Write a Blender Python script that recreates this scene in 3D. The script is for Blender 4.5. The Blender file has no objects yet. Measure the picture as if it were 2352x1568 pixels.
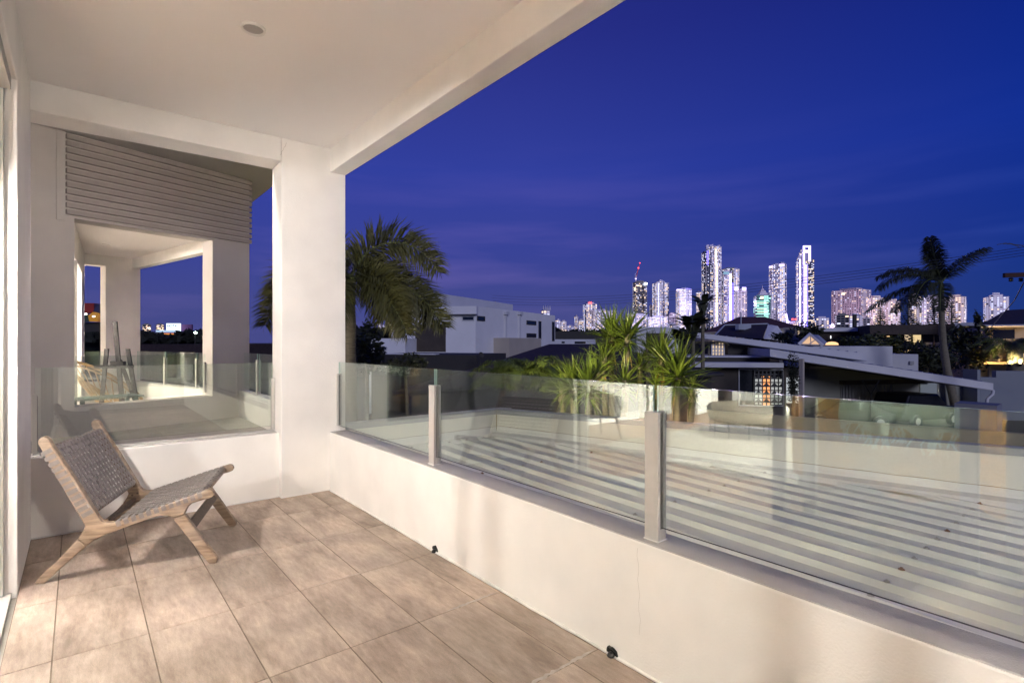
import bpy, bmesh, math, random
from mathutils import Vector, Matrix
rnd = random.Random(7)
S = bpy.context.scene
COL = S.collection
R = math.radians
def sR(r, g, b):
    f = lambda c: (c/255/12.92) if c/255 <= .04045 else ((c/255+.055)/1.055)**2.4
    return (f(r), f(g), f(b), 1)

# ------------------------------------------------------------------ camera, world, sun, exposure
YAW = R(39.03); FX = 1230.0; CX = 1176.0; CY = 787.0; EYE = 1.18
fw = Vector((math.sin(YAW), math.cos(YAW), 0)); rt = Vector((math.cos(YAW), -math.sin(YAW), 0)); UP = Vector((0, 0, 1))
CAM = Vector((0, 0, EYE))
cd = bpy.data.cameras.new('camera'); cam = bpy.data.objects.new('camera', cd); COL.objects.link(cam)
cd.sensor_width = 36; cd.lens = 36*FX/2352; cd.clip_start = .02; cd.clip_end = 20000
cd.shift_y = (CY-784)/2352
cam.location = CAM; cam.rotation_euler = (R(90), 0, -YAW); S.camera = cam

W = bpy.data.worlds.new('World'); S.world = W; W.use_nodes = True
nt = W.node_tree; nt.nodes.clear()
def N(nt, t, **k):
    n = nt.nodes.new(t)
    for a, b in k.items(): setattr(n, a, b)
    return n
def build_sky():
    L = nt.links.new
    out = N(nt, 'ShaderNodeOutputWorld'); bg = N(nt, 'ShaderNodeBackground'); L(bg.outputs[0], out.inputs[0])
    tc = N(nt, 'ShaderNodeTexCoord'); sp = N(nt, 'ShaderNodeSeparateXYZ'); L(tc.outputs['Generated'], sp.inputs[0])
    rp = N(nt, 'ShaderNodeValToRGB'); L(sp.outputs['Z'], rp.inputs[0])
    st = [(0, sR(70, 74, 134)), (.06, sR(68, 74, 138)), (.16, sR(58, 68, 150)), (.3, sR(50, 64, 158)), (.5, sR(42, 48, 134)), (1, sR(22, 26, 92))]
    el = rp.color_ramp.elements
    el[0].position = st[0][0]; el[0].color = st[0][1]; el[1].position = 1; el[1].color = st[-1][1]
    for p, c in st[1:-1]:
        e = el.new(p); e.color = c
    # twilight glow of the nishita sky far below the horizon
    sky = N(nt, 'ShaderNodeTexSky', sky_type='NISHITA'); sky.sun_disc = False; sky.sun_elevation = R(-4); sky.sun_rotation = R(230)
    m0 = N(nt, 'ShaderNodeMixRGB', blend_type='ADD'); m0.inputs[0].default_value = .02
    L(rp.outputs[0], m0.inputs[1]); L(sky.outputs[0], m0.inputs[2])
    # low streaky cloud lit mauve by the town
    mp = N(nt, 'ShaderNodeMapping'); mp.inputs['Scale'].default_value = (1.6, 1.6, 14); L(tc.outputs['Generated'], mp.inputs[0])
    ns = N(nt, 'ShaderNodeTexNoise'); ns.inputs['Scale'].default_value = 1.7; ns.inputs['Detail'].default_value = 5; ns.inputs['Roughness'].default_value = .5
    L(mp.outputs[0], ns.inputs['Vector'])
    cr = N(nt, 'ShaderNodeValToRGB'); cr.color_ramp.elements[0].position = .45; cr.color_ramp.elements[1].position = .72; L(ns.outputs['Fac'], cr.inputs[0])
    br = N(nt, 'ShaderNodeValToRGB'); L(sp.outputs['Z'], br.inputs[0])
    b = br.color_ramp.elements; b[0].position = 0; b[0].color = (.5, .5, .5, 1); b[1].position = .36; b[1].color = (0, 0, 0, 1)
    e = b.new(.13); e.color = (1, 1, 1, 1); e = b.new(.24); e.color = (.45, .45, .45, 1)
    mu = N(nt, 'ShaderNodeMath', operation='MULTIPLY'); L(cr.outputs[0], mu.inputs[0]); L(br.outputs[0], mu.inputs[1])
    m1 = N(nt, 'ShaderNodeMixRGB', blend_type='ADD'); L(mu.outputs[0], m1.inputs[0]); L(m0.outputs[0], m1.inputs[1])
    m1.inputs[2].default_value = (.050, .030, .062, 1)
    # the sky is purer blue away from the town glow on the left
    az = N(nt, 'ShaderNodeMapRange'); az.inputs[1].default_value = .05; az.inputs[2].default_value = .72; L(sp.outputs['Y'], az.inputs[0])
    tint = N(nt, 'ShaderNodeMixRGB', blend_type='MIX'); L(az.outputs[0], tint.inputs[0]); tint.inputs[1].default_value = (.10, .50, .82, 1); tint.inputs[2].default_value = (1, 1, 1, 1)
    m2 = N(nt, 'ShaderNodeMixRGB', blend_type='MULTIPLY'); m2.inputs[0].default_value = 1; L(m1.outputs[0], m2.inputs[1]); L(tint.outputs[0], m2.inputs[2])
    L(m2.outputs[0], bg.inputs[0]); bg.inputs[1].default_value = 1.0
build_sky()
def add_light(name, typ, loc, power, color, **k):
    l = bpy.data.lights.new(name, typ); l.energy = power; l.color = color
    for a, b in k.items(): setattr(l, a, b)
    o = bpy.data.objects.new(name, l); COL.objects.link(o); o.location = loc; return o
def aim(o, target):
    o.rotation_euler = (Vector(target)-o.location).to_track_quat('-Z', 'Y').to_euler()
sun = add_light('afterglow_sun', 'SUN', (-30, -30, 30), 1.15, (.78, .80, 1.0), angle=R(14)); sun.rotation_euler = (R(90-15), 0, R(-22))
# interior light that spills onto the balcony: assumed ceiling downlights of the living room and an assumed lamp at the door
ASSUMED_ROOM_LAMPS = [(-3.5, 3.1), (-3.5, .6), (-1.7, 4.3), (-5.9, 3.9)]
for (x, y), pw in zip(ASSUMED_ROOM_LAMPS, (3000, 2800, 300, 2200)):
    add_light('assumed_room_downlight_glow', 'SPOT', (x, y, 2.56), pw, (1, .945, .885), shadow_soft_size=.05, spot_size=R(114), spot_blend=.55)
add_light('added_pendant_fill_glow', 'POINT', (-2.9, .6, 2.02), 400, (1, .955, .91), shadow_soft_size=.10)  # added fill light, reaches the parapet and metal roof through the door
key = add_light('assumed_lamp_glow', 'SPOT', (-.47, 2.86, 1.68), 135, (1, .955, .91), shadow_soft_size=.035, spot_size=R(150), spot_blend=.7)  # assumed lamp, its place read off the chair's shadow
aim(key, (1.1, 4.0, .35))
wash = add_light('added_throw_fill_glow', 'SPOT', (-.50, .55, 2.50), 1300, (1, .94, .86), shadow_soft_size=.03, spot_size=R(84), spot_blend=.6); aim(wash, (-.82, .80, .6))  # added spot that brightens the throws on the sofa back
add_light('added_back_fill_glow', 'POINT', (1.05, -2.80, 2.15), 210, (1, .95, .91), shadow_soft_size=.07)  # added fill light behind the camera for ceiling and end wall
S.view_settings.view_transform = 'Standard'; S.view_settings.look = 'None'; S.view_settings.exposure = 0; S.view_settings.gamma = 1
S.view_settings.use_curve_mapping = False
S.render.engine = 'CYCLES'
S.cycles.use_denoising = True; S.cycles.max_bounces = 8; S.cycles.diffuse_bounces = 4; S.cycles.glossy_bounces = 4
S.cycles.transmission_bounces = 4; S.cycles.transparent_max_bounces = 12
S.cycles.sample_clamp_indirect = 60; S.cycles.caustics_reflective = False; S.cycles.caustics_refractive = False

# ------------------------------------------------------------------ geometry of the view, used to place far things at their distance
def ray(x, y): return fw + rt*((x-CX)/FX) + UP*((CY-y)/FX)
def at(x, y, d): return CAM + ray(x, y)*d
def grd(x, d, z=0):
    p = CAM + (fw + rt*((x-CX)/FX))*d; p.z = z; return p
def zat(y, d): return EYE + (CY-y)/FX*d

# ------------------------------------------------------------------ materials
MATS = {}
def mat(name, col, rough=.6, var=0, vscale=6, bump=0, bscale=80, metal=0, emit=None, estr=0, spec=.5, objrand=0, stretch=None, detail=4, bdist=.002):
    if name in MATS: return MATS[name]
    m = bpy.data.materials.new(name); MATS[name] = m; m.use_nodes = True; t = m.node_tree; L = t.links.new
    b = t.nodes['Principled BSDF']; c = tuple(col)[:3]+(1,)
    b.inputs['Base Color'].default_value = c; b.inputs['Roughness'].default_value = rough; b.inputs['Metallic'].default_value = metal
    b.inputs['Specular IOR Level'].default_value = spec
    tc = N(t, 'ShaderNodeTexCoord')
    src = tc.outputs['Object']
    if stretch:
        mp = N(t, 'ShaderNodeMapping'); mp.inputs['Scale'].default_value = stretch; L(src, mp.inputs[0]); src = mp.outputs[0]
    oi = N(t, 'ShaderNodeObjectInfo')
    if var or objrand:
        ad = N(t, 'ShaderNodeVectorMath', operation='ADD'); L(src, ad.inputs[0])
        sc = N(t, 'ShaderNodeMath', operation='MULTIPLY'); sc.inputs[1].default_value = 40 if objrand else 0; L(oi.outputs['Random'], sc.inputs[0]); L(sc.outputs[0], ad.inputs[1])
        n = N(t, 'ShaderNodeTexNoise'); n.inputs['Scale'].default_value = vscale; n.inputs['Detail'].default_value = detail; L(ad.outputs[0], n.inputs['Vector'])
        mr = N(t, 'ShaderNodeMapRange'); mr.inputs[1].default_value = .3; mr.inputs[2].default_value = .7; mr.inputs[3].default_value = 1-var; mr.inputs[4].default_value = 1+var; L(n.outputs['Fac'], mr.inputs[0])
        f = mr.outputs[0]
        if objrand:
            m2 = N(t, 'ShaderNodeMapRange'); m2.inputs[3].default_value = 1-objrand; m2.inputs[4].default_value = 1+objrand; L(oi.outputs['Random'], m2.inputs[0])
            mm = N(t, 'ShaderNodeMath', operation='MULTIPLY'); L(f, mm.inputs[0]); L(m2.outputs[0], mm.inputs[1]); f = mm.outputs[0]
        hs = N(t, 'ShaderNodeHueSaturation'); hs.inputs['Color'].default_value = c; L(f, hs.inputs['Value']); L(hs.outputs[0], b.inputs['Base Color'])
    if bump:
        n2 = N(t, 'ShaderNodeTexNoise'); n2.inputs['Scale'].default_value = bscale; n2.inputs['Detail'].default_value = 3; L(src, n2.inputs['Vector'])
        bp = N(t, 'ShaderNodeBump'); bp.inputs['Strength'].default_value = bump; bp.inputs['Distance'].default_value = bdist; L(n2.outputs['Fac'], bp.inputs['Height']); L(bp.outputs[0], b.inputs['Normal'])
    if emit:
        b.inputs['Emission Color'].default_value = tuple(emit)[:3]+(1,); b.inputs['Emission Strength'].default_value = estr
    return m
def emi(name, col, s):
    return mat(name, (.02, .02, .02), .5, emit=col, estr=s)

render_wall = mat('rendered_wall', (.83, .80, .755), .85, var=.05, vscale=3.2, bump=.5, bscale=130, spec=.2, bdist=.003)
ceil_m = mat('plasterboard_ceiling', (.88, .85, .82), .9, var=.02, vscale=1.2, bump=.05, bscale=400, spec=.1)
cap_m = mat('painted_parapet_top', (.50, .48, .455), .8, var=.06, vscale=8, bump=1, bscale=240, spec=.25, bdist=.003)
alu = mat('powder_coated_aluminium', (.47, .45, .42), .38, var=.03, vscale=30, bump=.05, bscale=900)
alu_dark = mat('dark_channel_rubber', (.03, .03, .03), .6)
door_frame_m = mat('door_frame_grey', (.30, .29, .27), .4)
white_trim = mat('white_gloss_trim', (.78, .76, .72), .35)
grout_m = mat('sandy_grout', (.15, .115, .085), .9, var=.25, vscale=9, bump=.5, bscale=200)
sealant_m = mat('white_sealant', (.74, .72, .68), .6, var=.12, vscale=14, bump=.5, bscale=60)
black_m = mat('black_plastic', (.012, .012, .012), .3)
screw_m = mat('screw_metal', (.42, .40, .36), .35, metal=.8)
rust_m = mat('rust', (.20, .09, .04), .8)

def tile_material():
    m = bpy.data.materials.new('sandstone_tile'); m.use_nodes = True; t = m.node_tree; L = t.links.new; b = t.nodes['Principled BSDF']
    tc = N(t, 'ShaderNodeTexCoord'); oi = N(t, 'ShaderNodeObjectInfo')
    mu = N(t, 'ShaderNodeMath', operation='MULTIPLY'); mu.inputs[1].default_value = 30; L(oi.outputs['Random'], mu.inputs[0])
    geo = N(t, 'ShaderNodeNewGeometry')
    ad = N(t, 'ShaderNodeVectorMath', operation='ADD'); L(geo.outputs['Position'], ad.inputs[0]); L(mu.outputs[0], ad.inputs[1])
    mp = N(t, 'ShaderNodeMapping'); mp.inputs['Rotation'].default_value = (0, 0, R(24)); mp.inputs['Scale'].default_value = (6.0, 1.4, 1); L(ad.outputs[0], mp.inputs[0])
    n = N(t, 'ShaderNodeTexNoise'); n.inputs['Scale'].default_value = 1.4; n.inputs['Detail'].default_value = 7; n.inputs['Roughness'].default_value = .62; n.inputs['Distortion'].default_value = .25; L(mp.outputs[0], n.inputs['Vector'])
    cr = N(t, 'ShaderNodeValToRGB'); e = cr.color_ramp.elements
    e[0].position = .30; e[0].color = (.245, .187, .147, 1); e[1].position = .72; e[1].color = (.49, .395, .325, 1)
    x = e.new(.47); x.color = (.378, .297, .24, 1)
    L(n.outputs['Fac'], cr.inputs[0])
    # larger soft stains across tiles
    n3 = N(t, 'ShaderNodeTexNoise'); n3.inputs['Scale'].default_value = 2.1; n3.inputs['Detail'].default_value = 3; L(geo.outputs['Position'], n3.inputs['Vector'])
    c3 = N(t, 'ShaderNodeMapRange'); c3.inputs[1].default_value = .35; c3.inputs[2].default_value = .65; c3.inputs[3].default_value = .74; c3.inputs[4].default_value = 1.16; L(n3.outputs['Fac'], c3.inputs[0])
    # speckle
    n2 = N(t, 'ShaderNodeTexNoise'); n2.inputs['Scale'].default_value = 330; n2.inputs['Detail'].default_value = 2; L(geo.outputs['Position'], n2.inputs['Vector'])
    c2 = N(t, 'ShaderNodeMapRange'); c2.inputs[1].default_value = .3; c2.inputs[2].default_value = .7; c2.inputs[3].default_value = .86; c2.inputs[4].default_value = 1.14; L(n2.outputs['Fac'], c2.inputs[0])
    m1 = N(t, 'ShaderNodeMath', operation='MULTIPLY'); pass; L(c2.outputs[0], m1.inputs[1])
    n5 = N(t, 'ShaderNodeTexNoise'); n5.inputs['Scale'].default_value = 9; n5.inputs['Detail'].default_value = 9; n5.inputs['Roughness'].default_value = .7; L(mp.outputs[0], n5.inputs['Vector'])
    c5 = N(t, 'ShaderNodeMapRange'); c5.inputs[1].default_value = .35; c5.inputs[2].default_value = .65; c5.inputs[3].default_value = .84; c5.inputs[4].default_value = 1.14; L(n5.outputs['Fac'], c5.inputs[0])
    m0 = N(t, 'ShaderNodeMath', operation='MULTIPLY'); L(c3.outputs[0], m0.inputs[0]); L(c5.outputs[0], m0.inputs[1])
    rr = N(t, 'ShaderNodeMapRange'); rr.inputs[3].default_value = .92; rr.inputs[4].default_value = 1.08; L(oi.outputs['Random'], rr.inputs[0])
    L(m0.outputs[0], m1.inputs[0])
    m2 = N(t, 'ShaderNodeMath', operation='MULTIPLY'); L(m1.outputs[0], m2.inputs[0]); L(rr.outputs[0], m2.inputs[1])
    hs = N(t, 'ShaderNodeHueSaturation'); L(cr.outputs[0], hs.inputs['Color']); L(m2.outputs[0], hs.inputs['Value']); L(hs.outputs[0], b.inputs['Base Color'])
    b.inputs['Roughness'].default_value = .62; b.inputs['Specular IOR Level'].default_value = .35
    bp = N(t, 'ShaderNodeBump'); bp.inputs['Strength'].default_value = .35; bp.inputs['Distance'].default_value = .002; L(n2.outputs['Fac'], bp.inputs['Height']); L(bp.outputs[0], b.inputs['Normal'])
    return m
tile_m = tile_material()

def glass_material(name, tint, edge=None):
    # thin architectural pane: straight-through tinted transmission plus fresnel mirror
    m = bpy.data.materials.new(name); m.use_nodes = True; t = m.node_tree; t.nodes.clear(); L = t.links.new
    out = N(t, 'ShaderNodeOutputMaterial'); tr = N(t, 'ShaderNodeBsdfTransparent'); tr.inputs[0].default_value = tint
    gl = N(t, 'ShaderNodeBsdfGlossy'); gl.inputs['Roughness'].default_value = .004; gl.inputs[0].default_value = (.92, 1, .95, 1)
    fr = N(t, 'ShaderNodeFresnel'); fr.inputs[0].default_value = 1.55
    ge = N(t, 'ShaderNodeNewGeometry'); io = N(t, 'ShaderNodeMapRange'); io.inputs[3].default_value = 2.1; io.inputs[4].default_value = 1/2.1; L(ge.outputs['Backfacing'], io.inputs[0]); L(io.outputs[0], fr.inputs[0])
    mx = N(t, 'ShaderNodeMixShader'); L(fr.outputs[0], mx.inputs[0]); L(tr.outputs[0], mx.inputs[1]); L(gl.outputs[0], mx.inputs[2]); L(mx.outputs[0], out.inputs[0])
    return m
glass_m = glass_material('green_tinted_glass', (.95, .975, .955, 1))
clear_glass = glass_material('clear_glass', (.96, .98, .965, 1))
edge_m = mat('polished_glass_edge', (.42, .60, .52), .12, spec=.9)

# ------------------------------------------------------------------ mesh helpers
class MB:
    def __init__(s): s.v = []; s.f = []; s.m = []; s.mats = []
    def mi(s, m):
        if m is None: m = 0 if not s.mats else s.mats[0]
        if m not in s.mats: s.mats.append(m)
        return s.mats.index(m)
    def poly(s, pts, m=None):
        b = len(s.v); s.v += [tuple(p) for p in pts]; s.f.append(tuple(range(b, b+len(pts)))); s.m.append(s.mi(m)); return s
    def box(s, a, b, m=None, M=None):
        x0, y0, z0 = [min(a[i], b[i]) for i in range(3)]; x1, y1, z1 = [max(a[i], b[i]) for i in range(3)]
        p = [Vector(q) for q in ((x0,y0,z0),(x1,y0,z0),(x1,y1,z0),(x0,y1,z0),(x0,y0,z1),(x1,y0,z1),(x1,y1,z1),(x0,y1,z1))]
        if M is not None: p = [M @ q for q in p]
        k = len(s.v); s.v += [tuple(q) for q in p]; i = s.mi(m)
        for f in ((3,2,1,0),(4,5,6,7),(0,1,5,4),(1,2,6,5),(2,3,7,6),(3,0,4,7)):
            s.f.append(tuple(k+j for j in f)); s.m.append(i)
        return s
    def prism(s, poly, o, u, v, n, t, m=None):
        # 2d polygon (counter-clockwise in u,v with n = u x v) extruded from o by t along n
        o, u, v, n = Vector(o), Vector(u), Vector(v), Vector(n); k = len(s.v); c = len(poly); i = s.mi(m)
        a = [o+u*p[0]+v*p[1] for p in poly]; b = [p+n*t for p in a]
        s.v += [tuple(p) for p in a+b]
        s.f.append(tuple(k+j for j in reversed(range(c)))); s.f.append(tuple(k+c+j for j in range(c)))
        s.m += [i, i]
        for j in range(c):
            q = (j+1) % c; s.f.append((k+j, k+q, k+c+q, k+c+j)); s.m.append(i)
        return s
    def tube(s, pts, r, n=8, m=None, caps=True):
        pts = [Vector(p) for p in pts]; k = len(s.v); i = s.mi(m)
        rr = r if isinstance(r, (list, tuple)) else [r]*len(pts)
        ref = None
        for j, p in enumerate(pts):
            d = (pts[min(j+1, len(pts)-1)]-pts[max(j-1, 0)])
            if d.length < 1e-9: d = Vector((0, 0, 1))
            d.normalize()
            if ref is None: ref = Vector((0, 0, 1)) if abs(d.z) < .9 else Vector((1, 0, 0))
            a = d.cross(ref).normalized(); b = d.cross(a).normalized(); ref = -b if False else ref
            for q in range(n):
                an = 2*math.pi*q/n; s.v.append(tuple(p+(a*math.cos(an)+b*math.sin(an))*rr[j]))
        for j in range(len(pts)-1):
            for q in range(n):
                w = (q+1) % n; s.f.append((k+j*n+q, k+j*n+w, k+(j+1)*n+w, k+(j+1)*n+q)); s.m.append(i)
        if caps:
            s.f.append(tuple(k+q for q in reversed(range(n)))); s.f.append(tuple(k+(len(pts)-1)*n+q for q in range(n))); s.m += [i, i]
        return s
    def lathe(s, prof, c=(0,0,0), n=24, m=None):
        k = len(s.v); i = s.mi(m)
        for (r_, z) in prof:
            for q in range(n):
                a = 2*math.pi*q/n; s.v.append((c[0]+r_*math.cos(a), c[1]+r_*math.sin(a), c[2]+z))
        for j in range(len(prof)-1):
            for q in range(n):
                w = (q+1) % n; s.f.append((k+j*n+q, k+j*n+w, k+(j+1)*n+w, k+(j+1)*n+q)); s.m.append(i)
        return s
    def mesh(s, name):
        me = bpy.data.meshes.new(name); me.from_pydata(s.v, [], s.f)
        for m in s.mats:
            if m: me.materials.append(m)
        if len(s.mats) > 1: me.polygons.foreach_set('material_index', s.m)
        me.update(); return me
    def build(s, name, m=None, parent=None, smooth=False, bevel=0, fixn=False):
        if m is not None and not any(s.mats): s.mats = [m]
        me = s.mesh(name)
        if not me.materials and m: me.materials.append(m)
        if fixn:
            bm = bmesh.new(); bm.from_mesh(me); bmesh.ops.recalc_face_normals(bm, faces=bm.faces); bm.to_mesh(me); bm.free()
        if smooth: me.polygons.foreach_set('use_smooth', [True]*len(me.polygons))
        o = bpy.data.objects.new(name, me); COL.objects.link(o)
        if parent: o.parent = parent
        if bevel:
            b = o.modifiers.new('bevel', 'BEVEL'); b.width = bevel; b.segments = 2; b.limit_method = 'ANGLE'; b.angle_limit = R(35)
        return o
def tag(o, label=None, cat=None, group=None, kind=None):
    if label: o['label'] = label
    if cat: o['category'] = cat
    if group: o['group'] = group
    if kind: o['kind'] = kind
    return o
def thing(name, loc=(0,0,0), rz=0, label=None, cat=None, group=None):
    o = bpy.data.objects.new(name, None); COL.objects.link(o); o.location = loc; o.rotation_euler = (0, 0, rz); o.empty_display_size = .2
    return tag(o, label, cat, group)
def stuff(o): o['kind'] = 'stuff'; return o
def inst(mesh, name, parent, loc=(0,0,0), rot=(0,0,0), scale=(1,1,1)):
    o = bpy.data.objects.new(name, mesh); COL.objects.link(o); o.parent = parent; o.location = loc; o.rotation_euler = rot; o.scale = scale; return o
def copy_tree(o, parent=None):
    c = o.copy(); COL.objects.link(c); c.parent = parent
    for ch in list(o.children): copy_tree(ch, c)
    return c

# ================================================================== THE BALCONY
CEIL = 2.737; PX0, PX1 = 1.568, 1.715; PT = .468; YEND = 4.32; YCOL = 4.257; YOUT = 4.505; LX = -.22; HEAD = 2.41; BEAM = 2.55
# --- floor slab, grout bed and every tile
o = MB().box((-.42, -3, -.35), (1.72, 4.50, -.014)).build('floor', mat('concrete_slab', (.3, .28, .25), .9, var=.1)); tag(o, kind='structure'); floor_o = o
g = MB().box((LX, -3, -.0138), (1.566, 4.318, -.0022)).build('grout_bed', grout_m, floor_o)
xs = [LX, -.075, .225, .525, .822, 1.122, 1.421, 1.560]; ys = [-2.28, -1.665, -1.053, -.44, .172, .784, 1.396, 2.008, 2.620, 3.232, 3.844, 4.312]
for i in range(len(xs)-1):
    for j in range(len(ys)-1):
        w = xs[i+1]-xs[i]-.005; h = ys[j+1]-ys[j]-.005
        q = MB().box((-w/2, -h/2, -.011), (w/2, h/2, 0)).build('tile', tile_m, floor_o, bevel=.0012)
        q.location = ((xs[i]+xs[i+1])/2, (ys[j]+ys[j+1])/2, rnd.uniform(-.0006, .0006)); q.rotation_euler = (rnd.uniform(-.001, .001), rnd.uniform(-.001, .001), rnd.uniform(-.0008, .0008))
# smeared grout and a raised crack line across the strip by the parapet
def smear(x0, y0, x1, y1, w, seed):
    rr = random.Random(seed); mb = MB(); n = 26; a = []; b = []
    d = Vector((x1-x0, y1-y0, 0)); L = d.length; d.normalize(); p = Vector((-d.y, d.x, 0))
    for i in range(n+1):
        t = i/n; c = Vector((x0, y0, .0017)) + d*L*t; e = min(1, 5*t, 5*(1-t))
        a.append(c + p*w*(.25+rr.random()*.75)*e); b.append(c - p*w*(.2+rr.random()*.6)*e)
    for i in range(n): mb.poly([b[i], b[i+1], a[i+1], a[i]])
    return mb
for k, (x0, y0, x1, y1, w) in enumerate([(1.24, 2.008, 1.56, 2.012, .012), (1.16, 1.396, 1.55, 1.400, .014), (.83, 2.622, 1.2, 2.620, .004), (.95, 3.234, 1.25, 3.234, .004)]):
    smear(x0, y0, x1, y1, w, k).build('grout_smear', mat('dried_grout_smear', (.42, .37, .33), .9, var=.2, vscale=30), floor_o)
mb = MB(); pts = []; rr = random.Random(3)
for i in range(61):
    y = -1.5+5.8*i/60; pts.append((1.5655+rr.uniform(-.0015, .0015), y, .003))
o = MB().tube(pts, [.0062+rr.uniform(-.0015, .0022) for _ in pts], 6).build('sealant_bead', sealant_m, floor_o, smooth=True)
o = MB().tube([(LX+i*(1.62-.10)/20, 4.316, .002) for i in range(20)], .005, 6).build('sealant_bead', sealant_m, floor_o, smooth=True)
# --- black drain outlets at the foot of the parapet
def scupper(y, label):
    t = thing('drain_outlet', (1.566, y, 0), 0, label, 'drain'); t.scale = (.8, .8, .8)
    mb = MB(); rr = random.Random(int(y*10)); n = 10
    ring = []
    for k in range(n+1):
        a = math.pi*k/n; ring.append((-.012*math.sin(a)-.002, .034*math.cos(a), .047*math.sin(a)**.8*(1+rr.uniform(-.12, .12))))
    mb.poly([(-.004, p[1]*.7, p[2]*.7) for p in ring])
    for k in range(n):
        p, q = ring[k], ring[k+1]; mb.poly([(.001, p[1], p[2]), p, q, (.001, q[1], q[2])]); mb.poly([p, (-.004, p[1]*.7, p[2]*.7), (-.004, q[1]*.7, q[2]*.7), q])
    mb.build('outlet_mouth', black_m, t, smooth=True)
    MB().lathe([(.0, 0), (.016, .002), (.02, .008), (.012, .02), (0, .024)], (-.012, .0, 0), 10).build('bitumen_blob', black_m, t, smooth=True)
scupper(2.618, 'smaller, farther black drain outlet at the foot of the white parapet')
scupper(1.330, 'nearer ragged black drain outlet at the parapet foot, by the bottom edge')

# --- parapet wall of the long side with its painted top
t = thing('parapet_wall', (0, 0, 0), 0, 'long low white rendered wall under the glass balustrade along the open side of the balcony', 'wall')
MB().box((PX0, -3, -.3), (PX1, YCOL, PT-.003)).build('wall_body', render_wall, t, bevel=.006)
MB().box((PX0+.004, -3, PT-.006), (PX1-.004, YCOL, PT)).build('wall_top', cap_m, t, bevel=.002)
MB().tube([(PX0-.0003, 1.215-.001*i+.004*math.sin(i*1.9), .44-.028*i) for i in range(12)], .0005, 4).build('crack', mat('crack_line', (.50, .46, .41), .9), t)
# --- end wall: low wall, column and beam in one rendered frame
t = thing('end_wall', (0, 0, 0), 0, 'white rendered end wall of the balcony with a square column and a large window opening', 'wall')
MB().box((-.42, YEND, -.3), (1.205, YOUT, .488)).build('low_wall', render_wall, t, bevel=.005)
MB().box((1.20, YCOL, -.3), (1.70, YOUT, CEIL)).build('column', render_wall, t, bevel=.006)
MB().box((-.42, YCOL, 2.556), (1.20, YOUT, CEIL)).build('beam', render_wall, t, bevel=.006)
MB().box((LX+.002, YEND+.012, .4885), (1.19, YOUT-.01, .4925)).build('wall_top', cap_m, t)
# the crack by the beam
pts = [(1.19+.004*math.sin(i*2.3)+.006*i, YCOL-.0004, 2.60+.013*i) for i in range(9)]
MB().tube(pts, .0011, 4).build('crack', mat('crack_line', (.50, .46, .41), .9), t)
# --- beam over the open side
t = MB().box((1.570, -3, 2.545), (1.70, YCOL-.0005, CEIL)).build('edge_beam', render_wall, bevel=.006)
tag(t, 'white rendered beam above the open side, running from the column over the viewer', 'beam')
# --- left wall with the door reveal
t = thing('left_wall', (0, 0, 0), 0, 'narrow white rendered wall on the left between the door opening and the end wall', 'wall')
MB().box((-.42, 3.42, -.3), (LX, YEND-.0005, CEIL)).build('wall_body', render_wall, t, bevel=.006)
MB().box((-.42, -3, HEAD), (LX, 3.4195, CEIL)).build('door_head', render_wall, t, bevel=.006)
MB().box((-.42, -3.2, -.3), (LX, -1.2, HEAD-.0005)).build('wall_return', render_wall, t)
t = MB().box((-.42, -3.4, -.3), (1.72, -3.0005, 2.9)).build('back_wall', render_wall); tag(t, 'white rendered wall closing the balcony behind the viewer', 'wall')
# --- ceiling
c = MB().box((-.42, -3, CEIL+.0005), (1.72, YOUT, CEIL+.16)).build('ceiling', ceil_m); tag(c, kind='structure')
# house roof above the balcony keeps the sky off
rf = MB().box((-8.2, -4.2, 3.30), (1.9, 4.7, 3.46)).build('house_roof', mat('roof_deck', (.3, .3, .3), .8)); tag(rf, 'flat roof slab of the house above the balcony and living room', 'roof')
MB().box((-8.0, -4.0, 2.9), (1.70, 4.5, 3.2995)).build('fascia', render_wall, rf)
# --- recessed downlight
def downlight(x, y, z, label, r=.058, lit=False):
    t = thing('downlight', (x, y, z), 0, label, 'downlight')
    MB().lathe([(r*.78, .001), (r*.80, -.006), (r*.95, -.0085), (r, -.001), (r, .004)], n=40).build('trim_ring', white_trim, t, smooth=True)
    MB().lathe([(r*.80, -.001), (r*.74, .012), (r*.55, .03), (0, .034)], n=32).build('recessed_lens', emi('added_downlight_lens', (1, .85, .65), 9) if lit else mat('unlit_reflector', (.45, .435, .42), .3), t, smooth=True)
    return t
# the ceiling is a slab, so the unlit fitting sits just proud of it
d = downlight(.675, 2.867, CEIL-.004, 'round white unlit downlight in the balcony ceiling above the woven chair')
for ch in d.children:
    if ch.name.startswith('recessed'): ch.scale = (1, 1, .06)

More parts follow.
